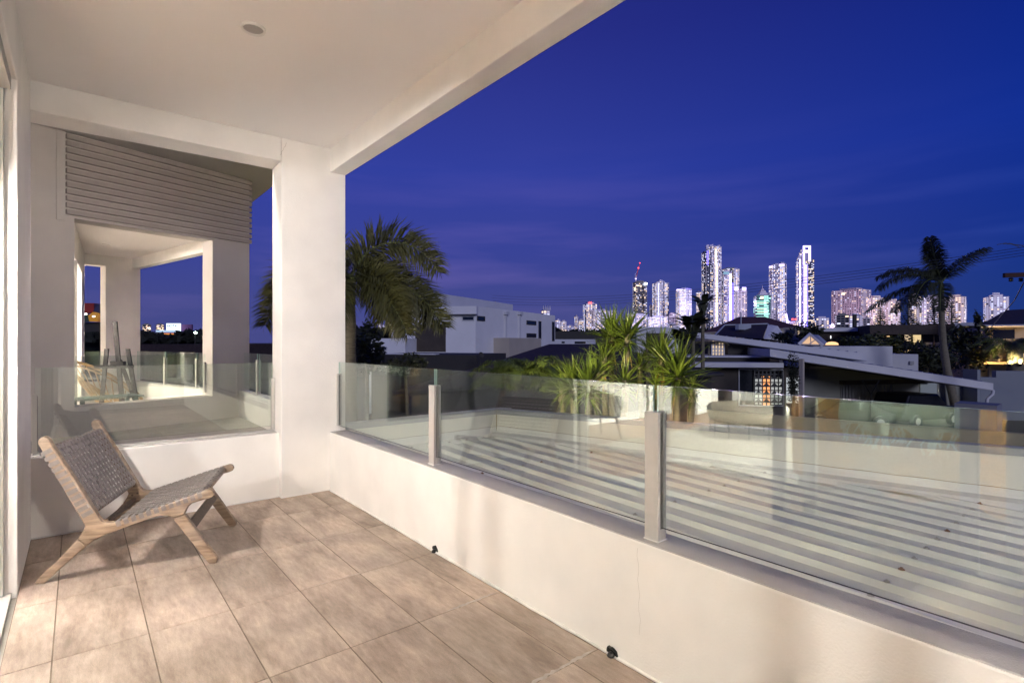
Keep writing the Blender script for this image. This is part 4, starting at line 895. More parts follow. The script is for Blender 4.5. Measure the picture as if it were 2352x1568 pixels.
# two storey dark house with lit windows and balcony
t = thing('dark_house', (0, 0, 0), 0, 'dark two storey house with warm lit upstairs windows and a pale railed deck', 'house')
face(t, 'wall', brown_r, 2000, 52, 2192, 50, zat(768, 52), GZ, 8); face(t, 'roof', roof_tile, 1998, 50.5, 2194, 48.5, zat(746, 50), zat(768, 50), 10)
Fd = fr(2000, 52, 2192, 50)
patch(t, 'lit_window', lit_soft, Fd, 2077, 2092, 769, 783, .05, frame=brown_r); patch(t, 'lit_window', emi('lit_curtain', (.95, .70, .36), .9), Fd, 2096, 2115, 769, 790, .05, frame=brown_r); patch(t, 'window', win_dark, Fd, 2146, 2168, 769, 795, .05, frame=beige_r); patch(t, 'window', win_dark, Fd, 2120, 2142, 769, 795, .05); patch(t, 'lit_window', lit_white, Fd, 2017, 2029, 788, 792, .05); patch(t, 'lit_window', lit_warm, Fd, 2037, 2044, 771, 773, .05)
patch(t, 'lit_window', lit_yel, Fd, 2141, 2158, 805, 822, .05, frame=beige_r); patch(t, 'lit_window', lit_warm, Fd, 2076.5, 2092.5, 804, 808.5, .05)
patch(t, 'deck_edge', white_r, Fd, 2074, 2173, 797.5, 800, 1.6)
for x in (2101, 2124, 2147, 2171): patch(t, 'deck_post', white_r, Fd, x-.9, x+.9, 786, 797.4, 1.5)
t = face(None, 'flat_house', dusk_white, 2192, 60, 2275, 58, zat(741, 60), GZ, 6); tag(t, 'pale flat-topped building between the dark house and the right house', 'house'); patch(t, 'window', charcoal, fr(2192, 60, 2275, 58), 2206, 2247, 748, 790, .1)
# right house with hip roof and lit terrace
h = thing('hip_roof_house', (0, 0, 0), 0, 'hip-roofed two storey house with a yellow lit terrace at the right edge', 'house')
e0, e1 = at(2245, 749, 40), at(2420, 747, 38); r0, r1 = at(2312, 712, 46), at(2420, 706, 46); bk = ray(2310, CY)*10
MB().poly([e0, e1, r1, r0]).poly([e0, r0, e0+bk]).build('roof', roof_tile, h); MB().tube([e0, e1], .1, 5).build('gutter', dusk_white, h)
face(h, 'wall', beige_r, 2272, 42, 2440, 40, zat(751, 42), GZ, 8); face(h, 'balcony_wall', beige_r, 2232, 40.5, 2278, 40, zat(788, 40), zat(799, 40), 3); face(h, 'wall', mat('terrace_wall_yellow', (.55, .42, .25), .8), 2250, 42.5, 2278, 42.3, zat(802, 42), GZ, 4)
FH = fr(2272, 42, 2440, 40); patch(h, 'window', win_dark, FH, 2280, 2330, 757, 778, .05, frame=beige_r)
patch(h, 'lit_opening', emi('terrace_glow', (1, .52, .16), .30), FH, 2282, 2420, 803, 826, .04); patch(h, 'lit_window', lit_yel, FH, 2306, 2316, 815, 828, .08); patch(h, 'lit_window', lit_warm, FH, 2345, 2356, 812, 829, .08)
patch(h, 'floor_edge', beige_r, FH, 2230, 2420, 799.5, 802, 2.2)
for x in (2277, 2303): patch(h, 'column', beige_r, FH, x-1.5, x+1.5, 802.5, 830, 1.9)
patch(h, 'terrace_edge', mat('terrace_stone', (.4, .33, .2), .8), FH, 2232, 2430, 829.5, 834, 3.0)
add_light('terrace_lamp_glow', 'POINT', tuple(at(2268, 812, 39.2)), 260, (1, .62, .22), shadow_soft_size=.2); add_light('terrace_lamp_glow', 'POINT', tuple(at(2330, 812, 38.2)), 160, (1, .58, .2), shadow_soft_size=.2)
for k, x in enumerate((2318, 2344)):
    p = at(x, 841, 34); t = thing('garden_spotlight', tuple(p), 0, ['small bright garden spotlight at the left of the date palm foot', 'small bright garden spotlight at the right of the date palm foot'][k], 'lamp')
    MB().lathe([(0, 0), (.06, 0), (.09, .16), (.08, .17), (0, .13)], n=12).build('housing', black_m, t); MB().lathe([(0, .175), (.07, .175)], n=12).build('lens', emi('spot_lens', (1, .8, .5), 40), t)
    l = add_light('garden_spot_glow', 'SPOT', tuple(p+UP*.25), 420, (1, .85, .35), shadow_soft_size=.05, spot_size=R(70), spot_blend=.5); aim(l, at(2331, 800, 35.5))
t = thing('glass_pool_fence', (0, 0, 0), 0, 'low glass fence with bright rails in front of the lit terrace', 'fence')
for (a, b, y) in ((2292, 2316, 821), (2318, 2352, 826), (2340, 2420, 823)): MB().tube([at(a, y, 36), at(b, y, 36)], .025, 5).build('rail', mat('shiny_rail', (.7, .65, .55), .2, metal=.9), t)
t = face(None, 'white_garden_wall', mat('blue_grey_wall', (.22, .24, .27), .8), 2245, 31, 2252, 31, zat(849, 31), GZ, 1); tag(t, 'pale garden wall with openings at the right edge below the lit terrace', 'wall'); face(t, 'panel', MATS['blue_grey_wall'], 2252.3, 31, 2440, 30, zat(866, 31), GZ, .4); face(t, 'panel', MATS['blue_grey_wall'], 2288, 30.8, 2440, 30, zat(851, 31), zat(866.3, 31), .4)

# ================================================================== SKYLINE
bwall = mat('tower_white_concrete', (.64, .60, .72), .7); bwallw = mat('tower_warm_concrete', (.62, .54, .54), .7); bwalld = mat('tower_grey_glass', (.10, .12, .17), .3); bwallb = mat('tower_bare_concrete', (.24, .22, .22), .8)
pinkw = mat('tower_pink_render', (.72, .56, .62), .7); teal = mat('tower_teal_glass', (.12, .34, .36), .25)
wW = emi('tower_window_warm', (1, .74, .52), 1.8); wC = emi('tower_window_cool', (.70, .72, 1), 1.6); wD = emi('tower_window_dim', (.66, .60, .86), .80); wK = mat('tower_window_dark', (.02, .024, .05), .15)
wT = emi('tower_window_teal', (.45, 1, .85), 1.6); neonB = emi('blue_neon', (.16, .12, 1.0), 2.6); neonW = emi('white_violet_neon', (.62, .50, 1), 3.2); neonG = emi('gold_light_strip', (1, .80, .48), 2.2); redL = emi('red_beacon', (1, .05, .04), 7); floodw = emi('floodlight', (.75, .88, 1), 30)
STY = dict(
 white=(bwall, (.13, .20, .47, .20), 3.5, 3.9, .62, .52, True), warm=(bwallw, (.18, .12, .46, .24), 3.5, 3.9, .6, .5, True), glass=(bwalld, (.10, .14, .26, .50), 3.5, 3.6, .8, .6, True),
 dark=(bwallb, (.06, .05, .14, .75), 3.5, 4.2, .8, .55, True), pink=(pinkw, (.14, .14, .10, .62), 3.6, 4.4, .42, .42, False), teal=(teal, (.0, .0, .3, .7), 4.2, 4.6, .9, .55, False), bright=(bwall, (.20, .30, .38, .12), 3.5, 3.8, .7, .58, True), grid=(pinkw, (.05, .03, .1, .82), 4.4, 4.4, .62, .62, False), band=(bwall, (.12, .16, .2, .52), 3.6, 3.8, .84, .55, True))
def block(par, x0, x1, yt, d, style='white', th=R(25), k=.8, seed=0, y0=None, name='block'):
    wall, wts, fh, cw, ww, wh, slabs = STY[style]; rr = random.Random(int(x0*7+yt)+seed)
    xc = (x0+x1)/2; phi = math.atan((xc-CX)/FX); c = grd(xc, d, 0); Wp = (x1-x0)/FX*d*math.cos(phi); a = Wp/(math.cos(th)+k*math.sin(th)); b = a*k
    los = Vector((c.x, c.y, 0)).normalized(); n = Matrix.Rotation(th, 3, 'Z') @ (-los); u = Vector((-n.y, n.x, 0))
    M = Matrix(((u.x, n.x, 0, c.x), (u.y, n.y, 0, c.y), (0, 0, 1, 0), (0, 0, 0, 1)))
    zt = zat(yt, d/math.cos(phi)*math.cos(phi)); zb = GZ if y0 is None else zat(y0, d)
    o = MB().box((-a/2, -b/2, zb), (a/2, b/2, zt), wall, M).build(name, None, par)
    nf = max(1, int((zt-max(zb, 0)-2)/fh)); win = MB(); sl = MB(); ms = [wW, wC, wD, wK]; ms = [wT, wT, wT, wK] if style == 'teal' else ms
    for (hw, off, ax) in ((a, b/2, 0), (b, a/2, 1)):
        nc = max(1, int(hw/cw)); st = hw/nc
        for sgn in (-1, 1):
            if ax == 0 and sgn < 0: continue
            # only build faces that can look towards the town or the camera
            for i in range(nc):
                cb = rr.random(); base_m = ms[2] if cb < wts[2]/(wts[2]+wts[3]) else ms[3]; lit_p = (wts[0]+wts[1])*(.35 if rr.random() < .45 else 1.5)
                for j in range(nf):
                    z1 = zt-1.6-j*fh; z0 = z1-fh*wh; q0 = -hw/2+i*st+st*(1-ww)/2; q1 = q0+st*ww; e = off+.12
                    m = rr.choices(ms[:2], wts[:2] if sum(wts[:2]) else (1, 1))[0] if rr.random() < lit_p else (base_m if rr.random() < .8 else rr.choice(ms[2:]))
                    if ax == 0: P = [(q0, sgn*e, z0), (q1, sgn*e, z0), (q1, sgn*e, z1), (q0, sgn*e, z1)]
                    else: P = [(sgn*e, q0, z0), (sgn*e, q1, z0), (sgn*e, q1, z1), (sgn*e, q0, z1)]
                    win.poly([M @ Vector(p) for p in P], m)
    if win.f: stuff(win.build('windows', None, o))
    if slabs:
        for j in range(nf):
            z = zt-1.1-j*fh; sl.box((-a/2-.8, -b/2-.8, z-.28), (a/2+.8, b/2+.8, z+.1), wall, M)
        stuff(sl.build('balcony_slabs', None, o))
    MB().box((-a*.28, -b*.28, zt+.02), (a*.28, b*.28, zt+min(4, .05*(zt-zb))), wall, M).build('plant_room', None, o)
    return o, M, a, b, zt
def tow(name_label, cat='tower', nm='tower', group=None): return thing(nm, (0, 0, 0), 0, name_label, cat, group)
def strip(par, x0, x1, y0, y1, d, m, name='light_strip', th=1.5):
    a = at(x0, y1, d); b = at(x1, y0, d); mb = MB(); W_ = (b-a).dot(rt); H_ = b.z-a.z
    return mb.prism([(0, 0), (W_, 0), (W_, H_), (0, H_)], a, rt, UP, fw, th, m).build(name, None, par, fixn=True)
def simple(label, x0, x1, yt, d, style, th=25, k=.8, cat='tower', nm='tower'):
    t = tow(label, cat, nm); block(t, x0, x1, yt, d, style, R(th), k); return t
# left cluster
simple('pale low tower block just right of the white modern house', 1276, 1287, 735, 1500, 'white'); simple('wide low tower block with dim windows beside the white modern house', 1287, 1301, 738, 1600, 'warm', 15); simple('small dark low block with a few lit windows, second from the white house', 1301, 1319, 748, 1500, 'white', 10)
simple('thin brown apartment tower with lit balconies left of the red beacon tower', 1319, 1328, 727, 1400, 'warm'); simple('low apartment block wedged left of the red beacon tower', 1328, 1340, 735, 1450, 'warm', 10)
t = tow('white tower with a red beacon on its roof above the yucca leaves'); block(t, 1339, 1371, 698, 1300, 'bright', R(22)); strip(t, 1354, 1358, 693, 697.5, 1290, redL, 'beacon', 3)
simple('shorter lilac tower overlapping the red beacon tower', 1351, 1367, 715, 1250, 'warm', -15); simple('slim pale tower right of the red beacon tower', 1372, 1392, 714, 1280, 'white', -20); simple('low tower partly hidden by the tallest yucca leaves', 1396, 1416, 716, 1350, 'white')
t = tow('gothic topped building with small spires peeking over the white house'); o, M, a, b, zt = block(t, 1244, 1263, 712, 700, 'bright', R(20))
for k in range(4): MB().lathe([(1.2, 0), (1.0, 2), (.9, 3), (0, 6.5)], tuple(M @ Vector((-a/2+a*k/3, b/2, zt))), 6).build('spire', bwall, t)
# crane tower
t = tow('unfinished dark tower with rows of lit slabs and a tower crane on top'); block(t, 1453, 1486, 648, 1650, 'dark', R(22)); block(t, 1446, 1487, 723, 1600, 'white', R(10), .5, name='podium')
block(t, 1472, 1486, 660, 1640, 'dark', R(22), 3); strip(t, 1482, 1486, 650, 653, 1630, floodw, 'floodlight', 3); strip(t, 1462, 1474, 655, 657, 1632, wW, 'work_lights'); strip(t, 1457, 1460, 660, 668, 1632, wW, 'work_lights')
t = thing('tower_crane', (0, 0, 0), 0, 'luffing tower crane with red lights on top of the unfinished tower', 'crane')
MB().tube([at(1460, 650, 1640), at(1461, 632, 1640)], 2.0, 5).build('mast', bwall, t); MB().tube([at(1461, 637, 1640), at(1466.5, 615, 1640), at(1470, 603, 1640)], [1.6, 1.1, .7], 5).build('jib', mat('crane_red', (.5, .08, .08), .6), t); MB().tube([at(1461, 634, 1640), at(1457.5, 638, 1640)], 1.6, 5).build('counterweight', bwallb, t)
MB().tube([at(1458, 640, 1640), at(1459, 629, 1640), at(1465, 622, 1640)], .6, 4).build('tie_bar', bwall, t)
strip(t, 1465.6, 1467.6, 614, 616.5, 1630, redL, 'red_light', 2); strip(t, 1469, 1470.4, 603, 604.6, 1630, redL, 'red_light', 2); strip(t, 1459, 1462, 639, 641, 1630, neonW, 'cab_light', 2)
# third: pair of white blocks
t = tow('tall white tower with dense lit balconies right of the crane tower'); block(t, 1498, 1536, 650, 1700, 'bright', R(24)); block(t, 1508, 1526, 646, 1690, 'white', R(24)); strip(t, 1511.5, 1514, 650, 755, 1640, wC)
block(t, 1488, 1534, 728, 1560, 'bright', R(6), .4, name='podium')
simple('narrow pale block at the left foot of the tall white tower', 1491, 1498, 702, 1720, 'warm'); simple('short pink block with a regular grid of dark windows', 1536, 1553, 721, 1600, 'grid', 8, .6)
t = tow('glassy tower with a violet lit crown between the grid block and the tallest towers'); block(t, 1552.5, 1588.5, 665, 1600, 'bright', R(20)); strip(t, 1555, 1566, 664, 667, 1560, neonW, 'crown_light', 4); strip(t, 1576, 1586, 662.5, 664, 1560, neonB, 'crown_light', 4)
simple('slim white tower tucked left of the tallest tower', 1599, 1611, 671, 1750, 'bright', 15)
# tallest left
t = tow('tallest left tower with angular fins and a gold light strip down its middle')
block(t, 1611, 1628, 580, 1720, 'glass', R(30)); block(t, 1622, 1657, 568, 1750, 'band', R(28)); block(t, 1620, 1640, 610, 1690, 'glass', R(25)); block(t, 1640, 1650, 577, 1660, 'white', R(10), .5)
strip(t, 1642.5, 1647, 572, 608, 1600, neonG, 'gold_strip'); strip(t, 1644.5, 1648, 608, 738, 1600, neonG, 'gold_strip'); strip(t, 1624, 1627, 576, 608, 1640, neonB, 'blue_strip')
for (a, b, c) in ((1622, 1628, 561), (1630, 1638, 560.5), (1645, 1654, 562)):
    p, q, r_ = at(a, 571, 1740), at(b, 571, 1740), at(b, c, 1740); s_ = at(a, c+2.5, 1740); MB().prism([(0, 0), ((q-p).length, 0), ((q-p).length, r_.z-p.z), (0, s_.z-p.z)], p, rt, UP, fw, 6).build('roof_fin', bwall, t, fixn=True)
t = tow('teal and white tower with a blue neon column, joined to the tallest left tower'); block(t, 1655, 1698, 618, 1780, 'glass', R(24)); block(t, 1661, 1681, 624, 1720, 'band', R(12), .5); block(t, 1684, 1697, 619, 1740, 'bright', R(24)); strip(t, 1675, 1685, 650, 740, 1660, neonB, 'blue_strip'); strip(t, 1675.5, 1680.5, 628, 738, 1655, neonW, 'white_strip')
strip(t, 1662, 1675, 624, 630, 1670, emi('teal_panel_glow', (.35, .7, 1), .55), 'roof_panel')
t = tow('slim tower with two glowing violet lanterns on its roof'); block(t, 1688.5, 1715.5, 667, 1600, 'warm', R(18)); strip(t, 1689, 1696, 659, 667, 1570, neonW, 'roof_lantern', 5); strip(t, 1706, 1714, 659, 667, 1570, neonW, 'roof_lantern', 5)
t = tow('teal glass office block with bright rows of windows and a stepped spire roof', 'office building'); block(t, 1731, 1770.5, 679, 1200, 'teal', R(14), .9); 
for j in range(17):
    if j in (3, 9, 13): continue
    y = 691+j*3.6; strip(t, 1732+(j*5 % 9), 1768-(j*3 % 8), y, y+1.5, 1160, [wT, emi('pale_office_light', (.8, 1, .75), 1.6)][j % 2], 'window_row', 1)
o = MB().lathe([(17, 0), (12, 3), (12, 5), (8, 8), (8, 10), (2, 15), (.5, 17), (.2, 26)], tuple(at(1751, 679, 1200)), 4).build('spire_roof', bwall, t); strip(t, 1750-3, 1750+4, 680.5, 686, 1160, neonG, 'clock_light')
simple('plain lilac slab tower between the teal office and the violet lit tower', 1765, 1786, 671, 1300, 'white', 12)
t = tow('broad banded tower with two violet lights along its roof edge'); block(t, 1766, 1806.5, 609, 1500, 'band', R(26)); block(t, 1786, 1806, 606, 1490, 'bright', R(26)); strip(t, 1768, 1774, 611, 615, 1440, neonW, 'roof_light', 4); strip(t, 1791, 1801, 606.5, 611, 1440, neonW, 'roof_light', 4)
# stepped tall right tower with open crown frame
t = tow('tallest right tower, stepped, with blue neon columns and a glowing open frame on top')
for (a, b, c) in ((1828, 1834, 601), (1831, 1840, 590), (1835, 1846, 580), (1839, 1850, 573)): block(t, a, b, c, 1720, 'band', R(10), 1.5)
block(t, 1840, 1857, 600, 1740, 'band', R(5)); block(t, 1854, 1870, 597, 1700, 'glass', R(15), .8)
for (a, b, c, d) in ((1846.5, 1849, 564, 610), (1859.5, 1862.5, 564, 600), (1846.5, 1862.5, 564, 567.5)): strip(t, a, b, c, d, 1650, neonW, 'crown_frame', 6)
strip(t, 1851, 1858, 574, 580, 1655, neonW, 'crown_light', 4); strip(t, 1851, 1858, 581, 598, 1660, bwalld, 'crown_core', 6)
strip(t, 1845, 1855.5, 607, 757, 1645, neonB, 'blue_column')
for j in range(46): strip(t, 1846, 1853.5, 608+j*3.2, 609.6+j*3.2, 1640, neonW, 'window_row', 1)
strip(t, 1836.5, 1839.5, 595, 750, 1645, neonW, 'light_column')
for y in (617, 637, 652, 668, 690, 702, 735): strip(t, 1856, 1868, y, y+1.6, 1640, wW, 'lit_floor', 1)
t = tow('leaning violet light beam at the foot of the banded tower', 'light', 'light_pylon'); MB().tube([at(1805, 720, 1300), at(1810, 745, 1300)], 2.6, 6).build('beam', neonW, t); t = tow('leaning white light beam at the foot of the tallest right tower', 'light', 'light_pylon'); MB().tube([at(1852, 718, 1300), at(1846, 755, 1300)], 2.8, 6).build('beam', neonW, t)
t = tow('row of red rooftop sign lights between the two leaning beams', 'sign', 'roof_sign'); strip(t, 1819, 1823, 731.5, 734.5, 1300, redL, 'red_light'); strip(t, 1826, 1830, 731.5, 734.5, 1300, redL, 'red_light'); block(t, 1806, 1834, 740, 1320, 'white', R(10), .5)
simple('low white block right of the tallest right tower', 1868, 1904, 730, 900, 'white', 25, .5)
t = tow('pink floodlit tower with small dark windows'); block(t, 1932, 1977, 667, 1100, 'pink', R(-26), .7); strip(t, 1935, 1941, 672, 677, 1040, wW, 'roof_light', 3)
simple('grey apartment block with balconies in front of the pink tower', 1918, 1950, 723, 800, 'dark', 15, .5); t = tow('pale blue flank with a dark lift shaft in front of the pink tower'); block(t, 1950, 1981, 724, 790, 'white', R(5), .5); strip(t, 1961, 1968, 722, 762, 740, charcoal, 'lift_shaft', 3)
simple('small cream block with a glowing round roof right of the pink tower', 1981, 1999, 731, 850, 'warm', 5, .6)
simple('rounded warm tower with stacked balconies, left one behind the palm fronds', 1989, 2032, 684, 1000, 'warm', 35); simple('rounded warm tower with stacked balconies, right one under the palm fronds', 2031, 2068, 692, 980, 'warm', 20)
simple('lilac tower with stepped top behind the pine', 2086, 2117, 680, 1000, 'warm', 22); simple('wide grey apartment slab left of the palm trunk', 2117, 2172, 683, 950, 'white', 12, .4); simple('wide grey apartment slab right of the palm trunk with warm lit balconies', 2172, 2214, 682, 930, 'warm', -15, .4)
t = tow('brightly lit apartment tower standing alone near the right edge'); block(t, 2258, 2317, 682, 1000, 'bright', R(12), .6); block(t, 2272, 2303, 677, 990, 'white', R(12), .6)
# low city strip between the towers
lowc = [(1416, 1446, 744), (1536, 1552, 744), (1588, 1612, 742), (1715, 1731, 745), (1905, 1918, 748), (2214, 2258, 752), (1300, 1320, 752)]
for k, (a, b, c) in enumerate(lowc):
    t = tow('low strip of lit city buildings ' + ['left of the crane tower', 'under the pink grid block', 'left of the tallest left tower', 'left of the teal office', 'right of the low white block', 'left of the lone bright tower', 'left of the red beacon tower'][k], 'building', 'city_building'); n = max(1, int((b-a)/9))
    for q in range(n): block(t, a+(b-a)*q/n, a+(b-a)*(q+1)/n, c+rnd.uniform(-3, 3), 1000, 'white', R(10), .5)
# small towers seen left, below the palm and through the far balcony
simple('small tower with orange lit windows below the left palm crown', 891, 907, 740, 1500, 'warm', 10); simple('tiny pale tower low under the left palm crown', 868, 875, 744, 1600, 'bright', 10); simple('tiny slim tower beside the left palm trunk', 878, 884, 748, 1600, 'white', 10)
for k, (a, b) in enumerate(((326, 347), (358, 377))):
    t = tow(['lit apartment block seen through the next balcony, left of the lit sign', 'lit apartment block seen through the next balcony, next to the lit sign'][k]); block(t, a, b, 745, 900, 'dark', R(5), .6); rr = random.Random(k)
    for q in range(34): x = a+1+rr.random()*(b-a-3); y = 746+rr.random()*15; strip(t, x, x+1.3, y, y+1.3, 850, wW, 'lit_window', 1)
t = thing('gallery_sign', (0, 0, 0), 0, 'white lit rooftop sign board with dark letters seen through the next balcony', 'sign')
strip(t, 382, 412, 742.5, 760, 420, emi('sign_panel', (.72, .86, 1), 1.9), 'sign_board', 2)
lt = bpy.data.curves.new('lettering', 'FONT'); lt.body = 'HOTA'; lt.size = 2.7; lt.align_x = 'CENTER'; lt.align_y = 'CENTER'; lt.extrude = .03; lt.offset = .05; lo = bpy.data.objects.new('lettering', lt); COL.objects.link(lo); lt.materials.append(charcoal); lo.parent = t
lo.location = at(395, 748.5, 419); lo.rotation_euler = (R(90), 0, -YAW)
bpy.context.view_layer.update(); lm_ = bpy.data.meshes.new_from_object(lo); l3 = bpy.data.objects.new('lettering', lm_); COL.objects.link(l3); l3.parent = t; l3.location = lo.location; l3.rotation_euler = lo.rotation_euler; bpy.data.objects.remove(lo); l3.name = 'lettering'
strip(t, 412.5, 440, 745, 760, 425, mat('blue_red_facade', (.16, .06, .18), .7), 'side_wall', 2); strip(t, 358, 410, 758, 762.5, 415, emi('canopy_glow', (.55, .75, 1), .9), 'canopy', 2); strip(t, 374, 396, 765, 773, 400, emi('orange_foyer', (1, .35, .06), .9), 'foyer_window', 2)
t = thing('coloured_gallery', (0, 0, 0), 0, 'dark building clad in red and yellow angular panels, at the left through the next balcony', 'building')
def panel(pts, d, m):
    P = [at(x, y, d) for x, y in pts]; Q = [p+fw*3 for p in P]; mb = MB(); mb.poly(P[::-1]); mb.poly(Q)
    for i in range(len(P)): j = (i+1) % len(P); mb.poly([P[i], P[j], Q[j], Q[i]])
    return mb.build('facade_panel', m, t, fixn=True)
panel([(180, 696), (216, 696), (222, 700), (213, 716), (194, 720), (180, 722)], 300, mat('dark_red_panel', (.30, .03, .02), .6)); panel([(216.5, 697), (238, 699), (240, 722), (224, 718), (214, 715)], 300, mat('navy_panel', (.03, .03, .08), .6))
panel([(202, 725), (213, 716.5), (224, 718.5), (228, 728), (222, 739), (205, 738)], 299, emi('yellow_panel_lit', (1, .45, .03), .35)); panel([(229, 725), (240, 722), (241, 738), (223, 739)], 299, mat('orange_panel', (.5, .2, .02), .6)); panel([(180, 722.5), (193.5, 720.5), (201.5, 725.5), (204, 738), (180, 740)], 299, mat('dark_green_panel', (.03, .06, .04), .6)); panel([(180, 740.5), (242, 739.5), (242, 790), (180, 790)], 303, charcoal)
for (x, y) in ((195, 721), (213.5, 726.5)): strip(t, x-1.4, x+1.4, y-1.4, y+1.4, 295, emi('gallery_lamp', (1, .9, .8), 8), 'lamp', 1)
t = thing('street_lamp', tuple(at(449, 764, 70)), 0, 'bright green-white street lamp seen through the next balcony', 'lamp'); MB().lathe([(0, -.16), (.16, -.05), (.16, .05), (0, .16)], n=10).build('lamp_head', emi('street_lamp_glow', (.65, 1, .8), 26), t); MB().tube([(0, .3, 0), (0, .4, -4.5)], .05, 6).build('pole', charcoal, t)
# dark hill-like tree masses beyond
hm = MB(); rr = random.Random(4)
def ridge(xs_, d, y0s, label, nm='treeline'):
    mb = MB(); n = len(xs_)
    for k in range(n-1):
        for q in range(7):
            x = xs_[k]+(xs_[k+1]-xs_[k])*q/7; y = y0s[k]+(y0s[k+1]-y0s[k])*q/7
            for e in range(10):
                p = at(x+rr.uniform(-3, 3), y+rr.uniform(1, 14)+e*.5, d+rr.uniform(-3, 3)); s_ = rr.uniform(.5, 1.1)*d/90; v1 = Vector((rr.uniform(-1, 1), rr.uniform(-1, 1), rr.uniform(-1, 1))).normalized()*s_; v2 = v1.cross(Vector((rr.uniform(-1, 1), rr.uniform(-1, 1), rr.uniform(-.2, 1)))).normalized()*s_
                mb.poly([p-v1-v2*.4, p+v1-v2*.4, p+v2])
    P = [at(x, y+5, d+4) for x, y in zip(xs_, y0s)]
    for k in range(n-1): mb.poly([P[k], P[k+1], (P[k+1].x, P[k+1].y, GZ), (P[k].x, P[k].y, GZ)])
    o = mb.build(nm, mat('dark_far_foliage', (.012, .014, .010), .9, var=.4, vscale=.4)); tag(o, label, 'trees', kind='stuff'); return o
ridge([150, 200, 240, 300, 330, 360, 390, 420, 445, 470, 500], 90, [764, 766, 764, 768, 762, 770, 772, 763, 760, 766, 768], 'dark tree covered rise under the lit sign')
ridge([800, 850, 905, 960], 70, [752, 758, 752, 756], 'dark trees under the left palm'); ridge([1270, 1330, 1400, 1470, 1540, 1600, 1660], 110, [757, 760, 756, 760, 755, 757, 754], 'dark line of trees below the left towers')
ridge([1840, 1870, 1900, 1960, 2010, 2060, 2120, 2200, 2280, 2360], 85, [757, 760, 764, 762, 752, 748, 748, 752, 752, 756], 'dark line of trees below the right towers')
t = face(None, 'neighbour_roof', roof_tile, 318, 62, 480, 58, zat(790, 62), GZ, 10, zat(790, 58)); tag(t, 'dark house roof under the street lamp', 'house')

# added town lamps without fittings that brighten the tower facades
for (x, d, z, pw, c) in ((1500, 1480, 60, 3.2e5, (.75, .68, 1)), (1640, 1500, 110, 7e5, (.72, .64, 1)), (1790, 1330, 80, 6.5e5, (.62, .55, 1)), (1850, 1500, 120, 7e5, (.62, .52, 1)), (1365, 1120, 40, 3.2e5, (.85, .75, 1)), (1950, 960, 55, 2.6e5, (1, .72, .92)), (2030, 880, 40, 1.6e5, (1, .78, .70)), (2150, 850, 45, 1.8e5, (.95, .80, .92)), (2288, 900, 45, 1.1e5, (.85, .85, 1))):
    add_light('added_town_flood_glow', 'POINT', tuple(grd(x, d, z)), pw*(.65 if d > 1000 else 1), c, shadow_soft_size=6)

# ================================================================== PLANTS
palm_leaf = mat('palm_leaflet', (.085, .085, .024), .5, var=.35, vscale=1.5); palm_dark = mat('dark_palm_leaflet', (.030, .036, .014), .6, var=.3, vscale=2)
trunk_m = mat('palm_trunk', (.16, .14, .10), .85, var=.3, vscale=5, stretch=(1, 1, 8), bump=.6, bscale=20, bdist=.02); crownshaft = mat('green_crownshaft', (.14, .16, .05), .5, var=.2, vscale=3)
yucca_m = mat('yucca_leaf', (.082, .118, .016), .38, var=.25, vscale=4, spec=.5, objrand=.15); yucca_dead = mat('dry_yucca_leaf', (.30, .20, .05), .7, var=.3, vscale=4, objrand=.2)
fern_m = mat('ferny_leaf', (.075, .105, .018), .5, var=.35, vscale=3); bush_m = mat('garden_foliage', (.035, .045, .012), .6, var=.4, vscale=1.2)
def frond(parent, p0, dirv, length, droop, leaf, m, plum=True, n=70, wleaf=.03, seed=0, name='frond', rach=trunk_m, taper=.3, sway=0):
    rr = random.Random(seed); d = Vector(dirv).normalized(); pts = []; p = Vector(p0); K = 14; v = d.copy()
    side = v.cross(UP); side = side.normalized() if side.length > .05 else Vector((1, 0, 0))
    for k in range(K+1):
        pts.append(p.copy()); v = (v + Vector((0, 0, -droop/K)) + side*sway/K).normalized(); p = p+v*length/K
    mb = MB(); mb.tube(pts, [.035*(1-.85*k/K)*length/2.6 for k in range(K+1)], 5, rach)
    for i in range(n):
        t = .10+.90*i/n; f = t*K; k = min(int(f), K-1); q = pts[k].lerp(pts[k+1], f-k); tan = (pts[k+1]-pts[k]).normalized()
        s1 = tan.cross(UP); s1 = s1.normalized() if s1.length > .05 else side; s2 = s1.cross(tan).normalized()
        L = leaf*(.55+.9*math.sin(math.pi*min(1, t*.85+.12)))*rr.uniform(.85, 1.1)
        for sg in ((-1, 1) if not plum else (-1, 1, 0)):
            an = rr.uniform(-.25, .35) if not plum else rr.uniform(-1.2, 1.4)
            if sg == 0: dr = s2*rr.choice((-.5, 1, 1))+s1*rr.uniform(-.5, .5)
            else: dr = s1*sg*math.cos(an)+s2*math.sin(an)
            dr = (dr.normalized()+tan*rr.uniform(.45, .8)).normalized(); e = q+dr*L*.55; tip = q+(dr+Vector((0, 0, -.28 if plum else -.45))).normalized()*L; w = tan*wleaf*.5
            mb.poly([q-w*.6, q+w*.6, e+w, e-w], m); mb.poly([e-w, e+w, tip], m)
    return mb.build(name, None, parent)
